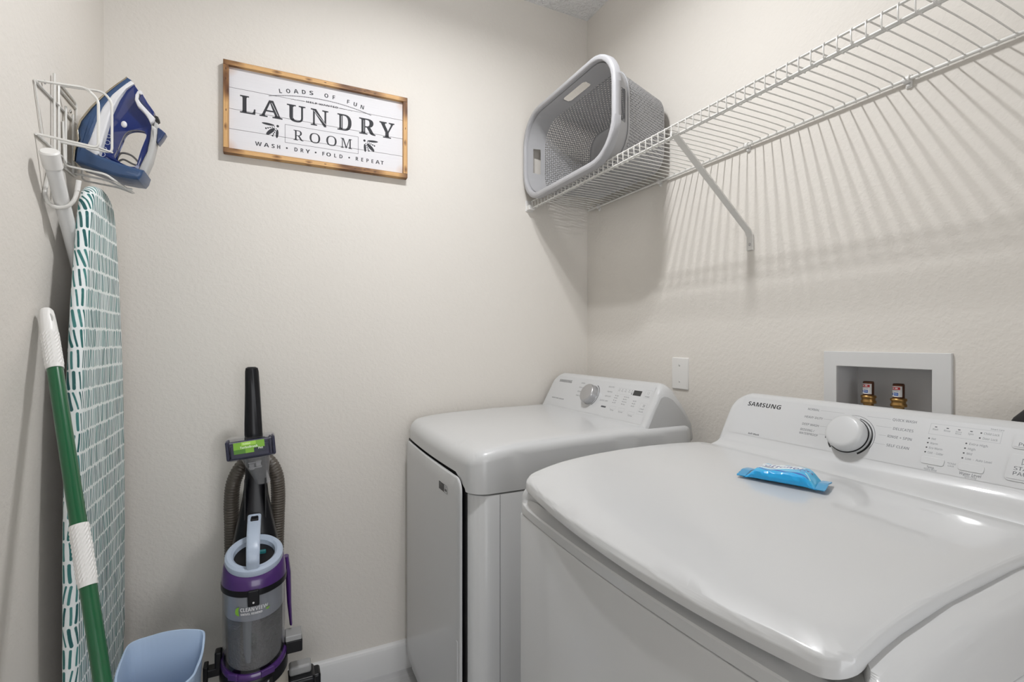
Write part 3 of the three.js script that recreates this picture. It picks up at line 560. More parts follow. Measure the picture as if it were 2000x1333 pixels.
// ------------------------------------------------------------------ laundry basket lying on the shelf
{
  const t = thing('laundry_basket', 'grey woven-look plastic laundry basket lying on its side on the wire shelf', 'basket', [-.17, 1.8695, .33]);
  // sections along the depth: x, z0, z1, y0, y1, corner radius
  const SIDE = 60, S = (v) => { // v = 0 rim, 1 base
    const x = lerp(-.330, -.036, v);
    return { x, z0: lerp(.028, .092, v), z1: lerp(.630, .545, v), y0: lerp(1.871, 1.8735, v), y1: lerp(2.203, 2.155, v), r: lerp(.115, .07, v) };
  };
  const ringAt = (v, ins = 0) => { const s = S(v); return rrect(s.z0 + ins, s.z1 - ins, s.y0 + ins, s.y1 - ins, s.r - ins * .5, SIDE, 8).map(p => [s.x, p[1], p[0]]); };
  const per = 2 * (.58 + .32) - .14;
  const weave = (() => { // holes of the open weave: pairs of short slots turned against each other
    const n = 64, d = new Uint8Array(n * n * 4), h = new Uint8Array(n * n * 4);
    for (let y = 0; y < n; y++) for (let x = 0; x < n; x++) {
      const cx = Math.floor(x / 32), cy = Math.floor(y / 32), a = (x % 32) / 32 - .5, b = (y % 32) / 32 - .5;
      const diag = (cx + cy) % 2 ? [a * .8 + b * .6, -a * .6 + b * .8] : [a * .8 - b * .6, a * .6 + b * .8];
      const hole = Math.abs(diag[0]) < .22 && Math.abs(diag[1]) < .40;
      const edge = Math.max(Math.abs(diag[0]) / .3, Math.abs(diag[1]) / .45);
      const o = (y * n + x) * 4, v = hole ? 0 : 255; d[o] = d[o + 1] = d[o + 2] = v; d[o + 3] = 255;
      const q = Math.min(1, edge) * 255; h[o] = h[o + 1] = h[o + 2] = q; h[o + 3] = 255;
    }
    const mk = a => { const t = new THREE.DataTexture(a, n, n); t.wrapS = t.wrapT = THREE.RepeatWrapping; t.magFilter = THREE.LinearFilter; t.minFilter = THREE.LinearFilter; t.needsUpdate = true; return t; };
    return [mk(d), mk(h)];
  })();
  const woven = phy({ color: M.basket.color, roughness: .5, alphaMap: weave[0], alphaTest: .5, bumpMap: weave[1], bumpScale: .0012, side: THREE.DoubleSide });
  const plain = phy({ color: M.basket.color, roughness: .42 });
  const cell = .0175;
  const N = ringAt(0).length;
  const vs = []; for (let i = 0; i <= 16; i++) vs.push(lerp(.27, .965, i / 16));
  const arc = [0]; { const q = ringAt(.6); for (let j = 1; j <= N; j++) arc.push(arc[j - 1] + Math.hypot(q[j % N][1] - q[j - 1][1], q[j % N][2] - q[j - 1][2])); }
  const turns = Math.round(arc[N] / cell), uvs = (i, j) => [arc[j] / arc[N] * turns, vs[i] * .3 / cell];
  part('woven_wall', [loft(vs.map(v => ringAt(v)), { capA: false, capB: false, uvs }), loft(vs.map(v => ringAt(v, .0024)), { capA: false, capB: false, uvs })], woven, t);
  // smooth collar with the hand slots
  const cv = []; for (let i = 0; i <= 44; i++) cv.push(lerp(.02, .27, i / 44));
  const zc = .329, slotV = [.095, .205];
  const inSlot = (i, j, ring) => {
    const v = (cv[i] + cv[i + 1]) / 2; if (v < slotV[0] || v > slotV[1]) return false;
    const a = ring[j % N], b = ring[(j + 1) % N], z = (a[2] + b[2]) / 2, y = (a[1] + b[1]) / 2, s = S(v);
    const mid = (s.y0 + s.y1) / 2, onTop = y > s.y1 - .004, sideA = z < s.z0 + .004, sideB = z > s.z1 - .004;
    const c = 1 - Math.abs((v - .15) / .055), round = .013 * (1 - Math.sqrt(Math.max(0, Math.min(1, c * 2))));
    if (onTop) return Math.abs(z - zc - .02) < .0760 - round; if (sideA || sideB) return Math.abs(y - mid) < .062 - round; return false;
  };
  const collar = ins => { const rings = cv.map(v => ringAt(v, ins)); return loft(rings, { capA: false, capB: false, skip: (i, j) => inSlot(i, j, rings[i]) }); };
  const c = part('collar', [collar(0), collar(.0028)], plain, t, 'smooth collar with hand slots');
  c.material = phy({ color: M.basket.color, roughness: .42, side: THREE.DoubleSide });
  // raised bands round the collar
  for (const v of [.045, .262]) part('band', loft([[v - .012, -.0005], [v - .01, -.003], [v + .01, -.003], [v + .012, -.0005]].map(([q, i]) => ringAt(q, i)), { capA: false, capB: false }), plain, t);
  // rim: rolled lip that turns outwards
  const rp = [[.03, .001], [-.016, .001], [-.03, -.001], [-.034, -.004], [-.034, -.0115], [-.030, -.0155], [-.018, -.0175], [.055, -.0175], [.06, -.0160], [.055, -.0150], [-.005, -.0145], [-.012, -.011], [-.010, -.004], [.03, -.0005]];
  part('rim', loft(rp.map(([v, ins]) => { const s = S(Math.max(v, 0)), x = lerp(-.330, -.036, v), q = S(0); return rrect(q.z0 + ins, q.z1 - ins, q.y0 + ins * (1.25), q.y1 - ins, q.r - ins * .9, SIDE, 8).map(p => [x, p[1], p[0]]); }), { capA: false, capB: false, crease: .8 }), phy({ color: new THREE.Color(.41, .41, .425), roughness: .42 }), t);
  // base with rounded edge
  const b = [[.955, 0], [.985, .002], [1.0, .010], [1.006, .022], [1.004, .03]].map(([v, i]) => ringAt(v, i));
  part('base', loft(b, { capA: false, capB: true, crease: .7 }), phy({ color: M.basket.color, roughness: .5, side: THREE.DoubleSide }), t);
}
// ------------------------------------------------------------------ blank wall plate
{
  const t = thing('wall_plate', 'small blank white wall plate between the two machines', 'wall plate', [0, 1.147, .584]);
  const P = rrect(.5455, .6225, 1.0905, 1.2035, .004, 2, 4), rings = [];
  for (const [i, x] of [[0, 0], [0, -.003], [.0012, -.0052], [.004, -.0062]]) rings.push(inset2(P, i).map(p => [x, p[1], p[0]]));
  part('plate', loft(rings, { crease: .5 }), M.whitePlastic, t);
  for (const y of [1.176, 1.118]) {
    const s = part('screw', new THREE.SphereGeometry(.0038, 14, 8).scale(.45, 1, 1).translate(-.0062, y, .584), M.whitePlastic, t);
    part('slot', box(-.0083, -.0074, y - .003, y + .003, .5836, .5844), M.dark, s);
  }
}
// ------------------------------------------------------------------ washer supply box in the wall
{
  const t = thing('supply_box', 'white recessed water supply box with two capped brass valves', 'outlet box', [0, 1.12, 1.235]);
  const frame = (o, i, d) => { const s = new THREE.Shape(o.map(p => new THREE.Vector2(...p))); s.holes.push(new THREE.Path(i.map(p => new THREE.Vector2(...p)))); const g = new THREE.ExtrudeGeometry(s, { depth: d, bevelEnabled: true, bevelSize: .0015, bevelOffset: -.0015, bevelThickness: .0015, bevelSegments: 2 }); g.rotateY(-Math.PI / 2); return g; };
  // drawn as (z, y), turned so that depth runs into the room
  const R = (a, b, c, d) => [[a, c], [b, c], [b, d], [a, d]];
  part('frame', frame(R(1.0985, 1.372, 1.0, 1.236), R(1.1315, 1.3365, 1.032, 1.1985), .006), M.trim, t);
  const mb = phy({ color: new THREE.Color(.60, .60, .605), roughness: .5 });
  part('back', box(.085, .089, 1.032, 1.2005, 1.1295, 1.3385), mb, t);
  for (const [z0, z1] of [[1.1285, 1.1305], [1.3375, 1.3395]]) part('side', box(.0005, .087, 1.031, 1.2015, z0, z1), mb, t);
  part('top', box(.0005, .087, 1.1995, 1.2015, 1.1285, 1.3395), mb, t);
  part('bottom', box(.0005, .087, 1.031, 1.033, 1.1285, 1.3395), mb, t);
  const brass = std({ color: new THREE.Color(.45, .27, .10), roughness: .35, metalness: 1 }), copper = std({ color: new THREE.Color(.13, .055, .03), roughness: .45, metalness: .6 });
  const lab = canvasTex(256, 160, (x, w, h) => {
    x.fillStyle = '#e4e3e2'; x.fillRect(0, 0, w, h); x.fillStyle = '#c8343c'; x.fillRect(20, 14, w - 60, 40); x.fillStyle = '#eee'; x.fillRect(40, 26, 60, 14); x.fillRect(120, 24, 50, 18);
    x.fillStyle = '#2f5ba8'; x.fillRect(10, 104, 60, 34); x.fillRect(90, 96, 90, 46); x.fillStyle = '#dfe6f2'; x.fillRect(98, 112, 70, 8); x.fillStyle = '#9aa0a8'; x.fillRect(84, 66, 100, 10);
  });
  const lm = std({ map: lab, roughness: .5 });
  for (const [z, y] of [[1.182, 1.161], [1.249, 1.160]]) {
    const x = .04, v = part('valve', lathe([[0, 1.033], [.011, 1.033], [.011, y - .056], [.0165, y - .055], [.0165, y - .049], [.0145, y - .048], [.0145, y - .042], [.0165, y - .041], [.0165, y - .036], [.012, y - .034], [0, y - .034]], x, z, 24), brass, t);
    part('cap', lathe([[0, y - .036], [.0118, y - .036], [.0118, y - .003], [.0105, y], [0, y]], x, z, 28), copper, v, 'dark copper cap');
    const g = new THREE.CylinderGeometry(.0121, .0121, .0255, 24, 1, true, Math.PI * 1.12, Math.PI * .72); g.translate(x, y - .0185, z);
    part('label', g, lm, v, 'red, white and blue label');
  }
}
// ------------------------------------------------------------------ drain hose behind the washer
solo('drain_hose', 'black drain hose arching up behind the foreground washing machine', 'hose', tube([[-.034, .55, 1.472], [-.034, .95, 1.472], [-.034, 1.06, 1.476], [-.034, 1.118, 1.502], [-.034, 1.140, 1.545], [-.034, 1.118, 1.590], [-.034, 1.05, 1.612], [-.034, .55, 1.612]], .016, 60, 14), M.dark, [-.034, .55, 1.472]);
// ------------------------------------------------------------------ packet of wipes on the lid
{
  const A = V(-.4985, 1.0112, 1.266), B = V(-.4535, 1.0092, 1.3745);          // left and right ends on the lid
  const t = thing('wipes_packet', 'bright blue packet of wipes lying on the washing machine lid', 'wipes', [(A.x + B.x) / 2, 1.0118, (A.z + B.z) / 2]);
  const u = B.clone().sub(A), Ln = u.length(); u.normalize(); const w = V(u.z, 0, -u.x);           // w points to the wall
  const tex = canvasTex(1024, 512, (x, W, H) => {
    x.fillStyle = '#14b4e4'; x.fillRect(0, 0, W, H);
    x.fillStyle = '#e9f1f3'; x.beginPath(); x.moveTo(90, 60); x.bezierCurveTo(300, 30, 600, 40, 790, 70); x.bezierCurveTo(700, 200, 520, 270, 300, 250); x.bezierCurveTo(200, 245, 110, 235, 90, 225); x.closePath(); x.fill();
    x.strokeStyle = '#1156b8'; x.lineWidth = 26; x.beginPath(); x.moveTo(90, 262); x.bezierCurveTo(300, 300, 560, 330, 900, 318); x.stroke();
    x.strokeStyle = '#bfe3f2'; x.lineWidth = 10; x.beginPath(); x.moveTo(90, 240); x.bezierCurveTo(330, 275, 560, 290, 760, 240); x.stroke();
    x.fillStyle = '#8d96a6'; x.beginPath(); x.ellipse(300, 205, 120, 22, .06, 0, 7); x.fill();
    x.save(); x.translate(115, 180); x.scale(1.25, 1); x.font = 'italic bold 120px serif'; x.fillStyle = '#232c8c'; x.fillText('Cottonelle', 0, 0); x.restore();
    x.strokeStyle = '#1b5cc0'; x.lineWidth = 9; x.beginPath(); x.ellipse(790, 215, 40, 24, .3, 0, 7); x.stroke(); x.strokeStyle = '#cfeef6'; x.lineWidth = 14; x.beginPath(); x.moveTo(830, 235); x.lineTo(920, 290); x.stroke();
    x.fillStyle = '#12a6e6'; x.fillRect(0, 345, W, 170);
  });
  const rings = [], n = 20, hwid = .036;
  const prof = (s) => { const e = Math.min(s, Ln - s); return { h: .0015 + .0185 * smooth(0, .022, e) - .002 * Math.sin(s * 60), wd: hwid * (.93 + .07 * smooth(0, .03, e)) }; };
  for (let i = 0; i <= 26; i++) {
    const s = Ln * i / 26, p = prof(s), c = A.clone().addScaledVector(u, s), zig = (i === 0 || i === 26) ? .0012 : 0, ring = [];
    for (let k = 0; k < n; k++) { const a = k / n * Math.PI * 2, ca = Math.cos(a), sa = Math.sin(a); const q = c.clone().addScaledVector(w, p.wd * Math.sign(ca) * Math.pow(Math.abs(ca), .45)).addScaledVector(u, zig * (k % 2 ? 1 : -1)); q.y += p.h / 2 * (1 + Math.sign(sa) * Math.pow(Math.abs(sa), .4)) + .0008 * Math.sin(s * 190 + k * 1.7) * (sa > 0 ? 1 : 0); ring.push(q.toArray()); }
    rings.push(ring);
  }
  const g = loft(rings, { crease: 1 });
  planarUV(g, (x, y, z) => { const d = V(x - A.x, 0, z - A.z), s = d.dot(u) / Ln, v = d.dot(w) / hwid; const hh = (y - 1.008) / .019; return [s, v > -.93 ? .62 + v * .36 : Math.max(0, .05 + hh * .08)]; });
  part('pouch', g, phy({ map: tex, roughness: .3, clearcoat: .4 }), t);
  for (const [e, sgn] of [[A, -1], [B, 1]]) {
    const pts = []; const m = 12; for (let k = 0; k <= m; k++) { const f = lerp(-1, 1, k / m); pts.push(e.clone().addScaledVector(w, f * hwid * .97).addScaledVector(u, sgn * (.011 + (k % 2 ? .0016 : 0)))); }
    const ring0 = [], ring1 = []; for (let k = 0; k <= m; k++) { const f = lerp(-1, 1, k / m); const a = e.clone().addScaledVector(w, f * hwid * .93).addScaledVector(u, -sgn * .003); ring0.push(a); ring1.push(pts[k]); }
    const lift = (q, dy, j) => [q.x, q.y + .002 + .0022 * Math.sin(j * 1.3) * 0 + .004 * (1 - Math.abs(j / m * 2 - 1)) + dy, q.z];
    const poly = [ring0, ring1].map((r) => [...r.map((q, j) => lift(q, .0006, j)), ...r.map((q, j) => lift(q, -.0006, j)).reverse()]);
    part('seal', loft(poly, { crease: .6 }), phy({ color: new THREE.Color(.012, .30, .58), roughness: .3, clearcoat: .4 }), t, 'crimped blue end seal');
  }
}
// ------------------------------------------------------------------ ironing board hanging on the left wall
{
  const zc = .294, xFace = -1.704, xBack = -1.732;
  const t = thing('ironing_board', 'ironing board with white cover and teal brush strokes, hanging along the left wall', 'ironing board', [-1.72, .95, zc]);
  // half width against height
  const hwT = [[.262, 0], [.266, .06], [.275, .105], [.295, .15], [.33, .182], [.38, .2], [.46, .208], [.80, .207], [.96, .2005], [1.14, .188], [1.30, .168], [1.40, .151], [1.48, .135], [1.56, .118], [1.60, .105], [1.63, .085], [1.648, .055], [1.655, .025], [1.657, 0]];
  const rightSide = [], m = 110;
  for (let i = 0; i <= m; i++) { const q = i / m, e = .5 - .5 * Math.cos(q * Math.PI), y = lerp(.262, 1.657, e); rightSide.push([zc + table(hwT, y), y]); }
  const O = [...rightSide.slice(1, -1), ...rightSide.slice(1, -1).reverse().map(([z, y]) => [2 * zc - z, y])];
  O.unshift([zc, .262]); O.splice(m, 0, [zc, 1.657]);
  const N = normals2(O), W = .62, H = 1.52, z0 = zc - W / 2, y0 = .2;
  const prof = []; // [inset, x, arc length beyond the face edge]
  const r = .013;
  for (let k = 0; k <= 6; k++) { const a = Math.PI / 2 * k / 6; prof.push([r * (1 - Math.sin(a)), xFace - r * (1 - Math.cos(a)), r * a]); }
  prof.push([.0005, -1.724, r * Math.PI / 2 + .007], [.003, -1.729, .033], [.010, xBack, .041], [.028, xBack - .0005, .058]);
  const mk = (ins) => O.map((p, i) => [p[0] - N[i][0] * ins, p[1] - N[i][1] * ins]);
  const inner = mk(r);
  const rings = [], uvr = [];
  for (const k of [.03, .3, .6, .85]) { rings.push(inner.map(p => [xFace + .0015 * (1 - k), p[1], lerp(zc, p[0], k)])); uvr.push(inner.map(p => [lerp(zc, p[0], k), p[1]])); }
  for (const [ins, x, s] of prof) { const Q = mk(ins); rings.push(Q.map(p => [x, p[1], p[0]])); uvr.push(inner.map((p, i) => [p[0] + N[i][0] * s, p[1] + N[i][1] * s])); }
  const strokes = canvasTex(1024, 2048, (x, w, h) => {
    x.fillStyle = '#e6ebeb'; x.fillRect(0, 0, w, h); const kx = w / W, ky = h / H, rh = .0475;
    for (let y = 0; y < H; y += rh) for (let z = .004; z < W; z += .0118) {
      const zz = z + (rnd() - .5) * .002, wd = .0034 + rnd() * .0034, dy = (rnd() - .5) * .003, tilt = (rnd() - .5) * .0035 + (Math.sin(y * 37) * .0022);
      const c = ['#2f6a67', '#3b7573', '#275c5d', '#46807d', '#33605f'][Math.floor(rnd() * 5)];
      x.strokeStyle = c; x.lineCap = 'round'; x.lineWidth = wd * kx * (.85 + .3 * rnd());
      x.beginPath(); x.moveTo((zz - tilt) * kx, h - (y + .0055 + dy) * ky); x.quadraticCurveTo((zz + (rnd() - .5) * .003) * kx, h - (y + rh * .5) * ky, (zz + tilt) * kx, h - (y + rh - .0060 + dy) * ky); x.stroke();
    }
    for (let i = 0; i < 5000; i++) { x.fillStyle = 'rgba(230,236,236,.22)'; x.fillRect(rnd() * w, rnd() * h, 1.5, 6); }
  });
  strokes.wrapS = strokes.wrapT = THREE.RepeatWrapping;
  part('cover', loft(rings, { crease: .9, capB: false, uvs: (i, j) => { const q = uvr[i][j % O.length] || uvr[i][0]; return [(q[0] - z0) / W, (q[1] - y0) / H]; } }), std({ map: strokes, roughness: .9 }), t);
  const steel = std({ color: new THREE.Color(.42, .42, .42), roughness: .6 });
  const Q = mk(.022); part('mesh_top', loft([[xBack - .0008], [xBack + .012]].map(([x]) => Q.map(p => [x, p[1], p[0]])), { crease: .4 }), steel, t);
  // folded leg: round foot bar with an end cap, hanging in the hook
  const top = V(-1.7430, 1.668, .527), low = V(-1.7510, 1.16, .085), dir = low.clone().sub(top).normalize();
  const at = d => top.clone().addScaledVector(dir, d);
  const cyl = (a, b, r0, r1, seg = 24) => { const g = new THREE.CylinderGeometry(r0, r1, a.distanceTo(b), seg); g.applyQuaternion(new THREE.Quaternion().setFromUnitVectors(V(0, 1, 0), a.clone().sub(b).normalize())); g.translate((a.x + b.x) / 2, (a.y + b.y) / 2, (a.z + b.z) / 2); return g; };
  const enamelW = phy({ color: new THREE.Color(.70, .70, .69), roughness: .38, clearcoat: .3 });
  const leg = part('leg', cyl(at(.02), at(.62), .0145, .0145), enamelW, t, 'white round leg tube');
  part('end_cap', [cyl(at(0), at(.034), .0178, .0172), cyl(at(-.003), at(0), .0150, .0178)], M.whitePlastic, leg, 'white plastic end cap');
  part('leg', tube([[-1.7475, 1.50, .31], [-1.748, 1.1, .30], [-1.748, .6, .29], [-1.748, .40, .29]], .0095, 30, 12), enamelW, t);
}
// ------------------------------------------------------------------ wire rack on the left wall
{
  const t = thing('iron_rack', 'white wire wall rack holding the iron above the ironing board', 'rack', [-1.774, 1.76, .37]);
  const xw = -1.7735, r = .0027;
  part('frame', [
    wire([[xw, 1.885, .372], [xw, 1.885, .252], [xw, 1.69, .252], [xw, 1.69, .372]], r, .012, 7, true),
    wire([[xw, 1.870, .372], [xw, 1.870, .256]], r), wire([[xw, 1.825, .507], [xw, 1.83, .258]], r), wire([[xw, 1.826, .507], [xw, 1.709, .463]], r * .7), wire([[xw, 1.712, .500], [xw, 1.712, .258]], r),
    wire([[xw + .004, 1.886, .412], [xw + .004, 1.60, .412]], r), wire([[xw + .004, 1.84, .340], [xw + .004, 1.69, .340]], r), wire([[xw + .004, 1.84, .29], [xw + .004, 1.69, .29]], r),
  ], M.wire, t);
  for (const [z, yt, xo] of [[.496, 1.829, -1.667], [.368, 1.878, -1.672]])
    part('side_loop', wire([[xw, yt, z], [-1.689, yt + .003, z], [xo, yt - .02, z], [xo, z > .4 ? 1.70 : 1.732, z], [xo - .03, z > .4 ? 1.704 : 1.735, z], [xw, z > .4 ? 1.713 : 1.742, z]], r + .0002, .012), M.wire, t);
  part('front_bar', wire([[-1.668, 1.701, .496], [-1.672, 1.733, .368]], r), M.wire, t);
  part('lower_loop', wire([[xw, 1.80, .345], [xw + .003, 1.693, .345], [-1.69, 1.683, .345], [-1.675, 1.672, .345], [-1.655, 1.671, .22], [-1.69, 1.684, .218], [xw + .003, 1.693, .218], [xw, 1.80, .218]], r, .012), M.wire, t);
  part('lower_loop', wire([[xw, 1.695, .275], [-1.70, 1.685, .275], [-1.672, 1.670, .275], [-1.65, 1.669, .275]], r, .012), M.wire, t);
  // hook for the board: rises out of the wall, dips and turns up
  const hz = .463;
  const h = part('hook', wire([[xw + .001, 1.70, .412], [xw + .001, 1.592, hz - .004], [-1.7655, 1.571, hz], [-1.748, 1.5625, hz], [-1.729, 1.568, hz], [-1.7165, 1.588, hz], [-1.712, 1.622, hz]], .0042, .016, 10), M.wire, t);
  part('tip', new THREE.CylinderGeometry(.0052, .0048, .024, 14).rotateZ(-.12).translate(-1.7122, 1.618, hz), M.whitePlastic, h);
  for (const z of [.30, .46]) part('screw', new THREE.SphereGeometry(.0045, 12, 8).scale(.6, 1, 1).translate(xw + .002, 1.843, z), M.chrome, t);
}
// ------------------------------------------------------------------ steam iron standing in the rack
{
  const zc = .287, zt = .331;
  const t = thing('steam_iron', 'dark blue and white steam iron standing on its heel in the wire rack', 'iron', [-1.68, 1.70, zc]);
  const P = L => L.map(([a, b]) => { const p = onZ(a, b, zt); return [p.x, p.y]; });
  const tip = onZ(240, 137, zt), heel = onZ(212, 338, zt), ax = heel.clone().sub(tip), LL = ax.length(); ax.normalize();
  const hull = (x, y) => { const l = ((x - tip.x) * ax.x + (y - tip.y) * ax.y) / LL; return Math.max(.10, Math.min(1, Math.pow(Math.max(0, l), .62) * 1.12)); };
  // dense outline, extruded about the middle plane with rounded edges and narrowed towards the tip
  const solid = (L, hw, bev, useHull = true) => {
    const pts = P(L), dense = []; for (let i = 0; i < pts.length; i++) { const a = pts[i], b = pts[(i + 1) % pts.length], n = Math.max(1, Math.ceil(Math.hypot(a[0] - b[0], a[1] - b[1]) / .008)); for (let k = 0; k < n; k++) dense.push([lerp(a[0], b[0], k / n), lerp(a[1], b[1], k / n)]); }
    const g = extrude(dense, -hw, hw, bev, 3), p = g.attributes.position;
    for (let i = 0; i < p.count; i++) { const s = useHull ? hull(p.getX(i), p.getY(i)) : 1; p.setZ(i, zc + p.getZ(i) * s); }
    g.computeVertexNormals(); return toCreasedNormals(g, .6);
  };
  const spline = (L, n = 4) => new THREE.CatmullRomCurve3(L.map(([a, b]) => V(a, b, 0)), true, 'centripetal').getPoints(L.length * n).slice(0, -1).map(p => [p.x, p.y]);
  const navy = phy({ color: new THREE.Color(.012, .034, .115), roughness: .4, clearcoat: .5, clearcoatRoughness: .15 });
  const slate = phy({ color: new THREE.Color(.022, .062, .155), roughness: .5, clearcoat: .3 });
  const royal = phy({ color: new THREE.Color(.006, .020, .13), roughness: .12, clearcoat: 1, clearcoatRoughness: .05 });
  const white = phy({ color: new THREE.Color(.70, .70, .72), roughness: .3 });
  const grey = phy({ color: new THREE.Color(.46, .46, .45), roughness: .4 });
  part('soleplate', solid([[239, 135.5], [241, 138], [205, 173.5], [177, 207], [158, 235], [152, 254], [155, 273], [148.5, 296], [146.5, 316], [144.5, 316], [145, 295], [152, 273], [148.2, 254], [154, 233], [173, 204.5], [203, 170.5]], .050, .0005), std({ color: new THREE.Color(.5, .45, .36), roughness: .25, metalness: 1 }), t);
  part('skirt', solid([[240, 137], [249, 143], [236, 156], [215, 178], [197, 205], [186, 240], [176, 275], [168, 291], [190, 303], [230, 318], [262, 328], [281, 333], [277, 345], [271, 352], [255, 350], [225, 344], [185, 330], [147, 316.5], [149, 295], [155, 273], [151, 254], [157, 234], [176, 206.5], [204, 173]], .0485, .007), slate, t);
  part('stripe', solid([[248, 144], [255.5, 150.5], [240, 163], [226, 185], [213, 215], [206, 245], [199, 275], [193, 302], [187, 305], [166, 292], [175, 268], [185, 235], [196, 205], [214, 176], [235, 156]], .0465, .004), white, t);
  const hole = spline([[237, 248], [248, 243], [265, 242.5], [278, 246.5], [283, 256], [278, 271], [272, 287], [267.5, 302], [262, 318.5], [252, 321], [236, 316.5], [222, 308], [214, 298], [222, 278], [230, 259]], 3);
  {
    const outer = [[254, 151], [259, 158], [265, 167], [260, 176], [259.5, 185], [265, 199], [278, 212], [288, 226], [289.5, 240], [287.5, 262], [282, 289], [271, 311], [264, 326], [247, 323], [230, 318], [196, 305], [193, 301], [199, 275], [206, 245], [213, 215], [226, 185], [240, 163]];
    const pts = P(outer), dense = []; for (let i = 0; i < pts.length; i++) { const a = pts[i], b = pts[(i + 1) % pts.length], n = Math.max(1, Math.ceil(Math.hypot(a[0] - b[0], a[1] - b[1]) / .008)); for (let k = 0; k < n; k++) dense.push([lerp(a[0], b[0], k / n), lerp(a[1], b[1], k / n)]); }
    const s = new THREE.Shape(dense.map(p => new THREE.Vector2(...p))); s.holes.push(new THREE.Path(P(hole).map(p => new THREE.Vector2(...p))));
    const bev = .0028, hw = .040, g = new THREE.ExtrudeGeometry(s, { depth: 2 * hw - 2 * bev, bevelEnabled: true, bevelSize: bev, bevelOffset: -bev, bevelThickness: bev, bevelSegments: 4 }); g.translate(0, 0, -hw + bev);
    const p = g.attributes.position, hx = onZ(240, 262, zt).x;
    for (let i = 0; i < p.count; i++) { const x = p.getX(i), y = p.getY(i), s2 = hull(x, y) * lerp(1, .34, smooth(hx - .085, hx - .02, x)); p.setZ(i, zc + p.getZ(i) * s2); }
    g.computeVertexNormals(); part('body', toCreasedNormals(g, .7), royal, t, 'glossy dark blue body and handle loop');
  }
  part('handle_trim', solid([[291, 236], [298, 240], [303, 246], [301.5, 260], [300, 272], [295, 292], [291, 308], [280, 333], [272, 330], [265, 326], [272, 311], [283, 289], [288.5, 262]], .019, .005, false), grey, t);
  part('collar_trim', solid([[269, 168.5], [274, 172], [272.5, 178], [268, 177], [266, 186], [271, 194], [281, 205], [293, 218], [299, 224], [296, 231], [290, 235], [286, 226], [277, 213], [264, 200], [259, 188], [260, 178], [264, 171]], .024, .003, false), white, t);
  part('control_slide', solid([[270, 177], [274, 176], [284, 193], [297, 211], [296, 218], [292, 217], [281, 204], [267, 187]], .021, .003, false), royal, t, 'blue slide on top of the handle');
  part('spray_button', solid([[298, 216], [304, 219], [305, 225], [299, 228], [296, 224]], .014, .002, false), M.dark, t);
  part('steam_button', solid([[297, 229], [303, 232], [307, 241], [302, 246], [295, 239]], .015, .003, false), grey, t);
  part('cord_guard', solid([[303, 240], [311, 245], [319, 252], [313, 262], [304, 273], [301, 270], [302, 255]], .016, .004, false), navy, t, 'dark blue cord guard');
  const kp = onZ(240, 240, zc + .045); part('knob', new THREE.SphereGeometry(.0085, 20, 14).scale(.75, 1, .5).translate(kp.x, kp.y, zc + .0335), white, t, 'white oval release knob');
  const dk = std({ color: new THREE.Color(.5, .52, .58), roughness: .5 });
  const badge = (a, b, rr) => { const p = onZ(a, b, zc + .045); return new THREE.TorusGeometry(rr, .0007, 6, 24).translate(p.x, p.y, zc + .0455 * hull(p.x, p.y) + .0004); };
  part('button_mark', [badge(211, 265, .0042), badge(209, 278, .0052), badge(204, 291, .0042), badge(200, 302, .0058)], dk, t, 'small round symbols on the body');
  const pc = (a, b, z) => onZ(a, b, z);
  const cordM = std({ color: new THREE.Color(.28, .27, .25), roughness: .7 });
  part('cord', tube([pc(312, 256, zc), pc(304, 275, zc - .005), pc(296, 298, zc - .02), pc(283, 325, zc - .035), pc(262, 322, zc - .045), pc(240, 312, zc - .05), pc(228, 318, zc - .05), pc(236, 300, zc - .05), pc(258, 305, zc - .05), pc(275, 330, zc - .05), pc(240, 336, zc - .05)], .0026, 70, 8), cordM, t);
}
